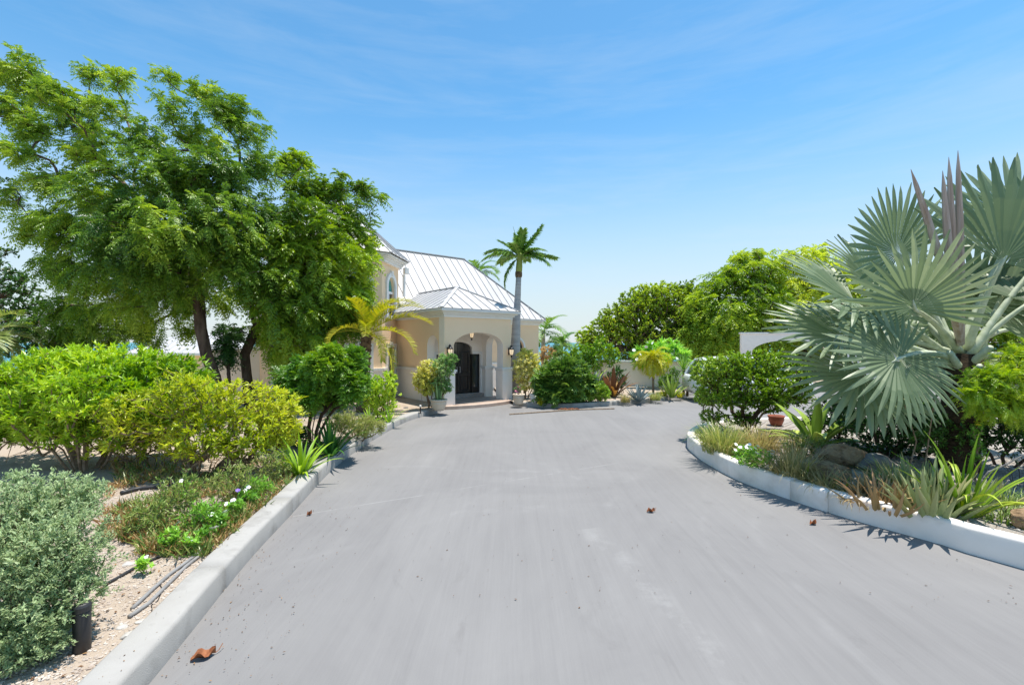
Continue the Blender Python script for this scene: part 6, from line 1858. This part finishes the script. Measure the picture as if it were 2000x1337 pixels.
def scatter(name, n, region, zf, size, mat, seed, kind='pebble', flatz=0.55):
    """uncountable small bits on a bed: one object"""
    r = np.random.default_rng(seed)
    x0, x1, y0, y1, ok = region
    X = []; 
    while len(X) < n:
        y = y0 + (y1 - y0) * r.random() ** 1.6; x = x0 + (x1 - x0) * r.random()
        if ok(x, y): X.append((x, y))
    X = np.array(X)
    s = size * (0.4 + 1.0 * r.random(n) ** 2.2)
    mb = MB()
    if kind == 'pebble':
        ico = np.array([(0, 0, -1), (0.72, -0.53, -.45), (-.28, -.85, -.45), (-.89, 0, -.45), (-.28, .85, -.45), (.72, .53, -.45), (.28, -.85, .45), (-.72, -.53, .45), (-.72, .53, .45), (.28, .85, .45), (.89, 0, .45), (0, 0, 1)])
        tri = np.array([(0, 1, 2), (1, 0, 5), (0, 2, 3), (0, 3, 4), (0, 4, 5), (1, 5, 10), (2, 1, 6), (3, 2, 7), (4, 3, 8), (5, 4, 9), (1, 10, 6), (2, 6, 7), (3, 7, 8), (4, 8, 9), (5, 9, 10), (6, 10, 11), (7, 6, 11), (8, 7, 11), (9, 8, 11), (10, 9, 11)])
        a = r.random(n) * 6.28
        sx, sy, sz = s * (0.8 + .6 * r.random(n)), s * (0.7 + .4 * r.random(n)), s * flatz * (0.7 + .5 * r.random(n))
        v = ico[None] * np.stack([sx, sy, sz], 1)[:, None] * (1 + r.normal(0, .12, (n, 12, 1)))
        ca, sa = np.cos(a)[:, None], np.sin(a)[:, None]
        vx = v[..., 0] * ca - v[..., 1] * sa + X[:, 0:1]; vy = v[..., 0] * sa + v[..., 1] * ca + X[:, 1:2]
        vz = v[..., 2] + zf + sz[:, None] * .4
        mb.add(np.stack([vx, vy, vz], -1).reshape(-1, 3), [(np.arange(n) * 12)[:, None, None] .repeat(20, 1).reshape(-1, 1) + np.tile(tri, (n, 1))])
    else:
        a = r.random(n) * 6.28
        d = np.stack([np.cos(a), np.sin(a), r.normal(0, .12, n)], 1)
        P = np.concatenate([X, np.full((n, 1), zf + 0.006)], 1) + np.array([0, 0, 1.0]) * (r.random(n) * .012)[:, None]
        add_leaves(mb, P, d, s * 2.2, s * 1.0, None, .15, .05, np.clip(r.normal(.45, .25, n), 0, 1))
    return tag(mb.build(name, mat), kind='stuff')
def left_ok(x, y):
    k = np.argmin(abs(lin[:, 1] - y)); return x < lin[k, 0] - .03
def isl_ok(x, y):
    k = np.argmin(np.hypot(iin[:, 0] - x, iin[:, 1] - y)); j = min(max(k, 1), nI - 2)
    t = iin[j + 1] - iin[j - 1]; w = np.array([x, y]) - iin[k]
    return t[0] * w[1] - t[1] * w[0] < -0.03
def road_ok(x, y):
    k = np.argmin(abs(lpath[:, 1] - y))
    return x > lpath[k, 0] + .02 and not isl_ok(x, y) and (x < 3.6 or y < 9)
tag(scatter('gravel', 24000, (-6.0, -2.2, 2.4, 9.0, left_ok), LZ, .011, M['pebble'], 1), 'pale pinkish gravel over the left bed', 'gravel')
tag(scatter('gravel', 6000, (3.9, 9.0, 3.6, 9.0, isl_ok), IZ, .013, M['wpebble'], 2), 'white gravel over the island bed', 'gravel')
tag(scatter('leaf_litter', 4200, (-7.5, -2.2, 2.2, 12.0, left_ok), LZ, .016, M['litter'], 3, 'leaf'), 'fallen brown leaves over the left bed', 'leaf litter')
tag(scatter('leaf_litter', 3600, (3.9, 9.0, 3.6, 10.0, isl_ok), IZ, .016, M['litter'], 4, 'leaf'), 'fallen brown leaves over the island bed', 'leaf litter')
def near_left(x, y):
    k = np.argmin(abs(lpath[:, 1] - y)); return 0.01 < x - lpath[k, 0] < .9 * (1 if (x * 37.7 + y * 11.3) % 1 > .5 else .3)
tag(scatter('leaf_litter', 800, (-4.2, -1.0, 2.6, 15.0, near_left), 0.0, .008, M['litter'], 5, 'leaf'), 'tiny leaf bits on the drive along the left kerb', 'leaf litter')
tag(scatter('leaf_litter', 420, (-3.2, 5.0, 4.0, 17.0, road_ok), 0.0, .010, M['litter'], 6, 'leaf'), 'tiny leaf bits scattered over the drive', 'leaf litter')
def on_kerb(x, y):
    k = np.argmin(abs(lpath[:, 1] - y)); return 0.04 < lpath[k, 0] - x < .22
tag(scatter('leaf_litter', 60, (-4.2, -1.0, 2.6, 8.0, on_kerb), .213, .007, M['litter'], 7, 'leaf'), 'tiny leaf bits on top of the left kerb', 'leaf litter')
# single fallen leaves
def fallen(label, px, py, L, yaw, group='single fallen leaves on the drive'):
    t = thing('fallen_leaf', label, 'leaf', gnd(px, py, .004), yaw, group)
    n = 7; v = []; f = []
    for i in range(n + 1):
        u = i / n; w = L * .26 * math.sin(math.pi * (u * .9 + .05)) ** .8 + .002
        zc = .012 + .03 * math.sin(u * 5) ** 2
        for j, y in enumerate((-1, -.45, 0, .4, 1)):
            v.append((L * (u - .5), y * w * (1 - .2 * math.sin(u * 7)), zc * (abs(y) * 1.3 + .2) + .006 * math.sin(9 * u + 3 * y)))
    for i in range(n):
        for j in range(4):
            a = i * 5 + j; f.append((a, a + 1, a + 6, a + 5))
    obj('blade', mesh_np('blade', v, [f], None, True), M['dryleaf'], t)
    part('leaf_stem', M['dryleaf'], t, lambda mb: mb.tube([(L * .48, 0, .012), (L * .62, .01, .02), (L * .78, .03, .05)], .003, 5))
fallen('large curled rust brown leaf on the drive near the left kerb', 397, 1282, .155, .55)
fallen('small tan leaf in the middle right of the drive', 1271, 998, .11, .1)
fallen('dark brown leaf on the drive in front of the island', 1588, 1022, .10, .3)
fallen('small reddish leaf by the left kerb joint', 604, 1004, .07, 1.0)
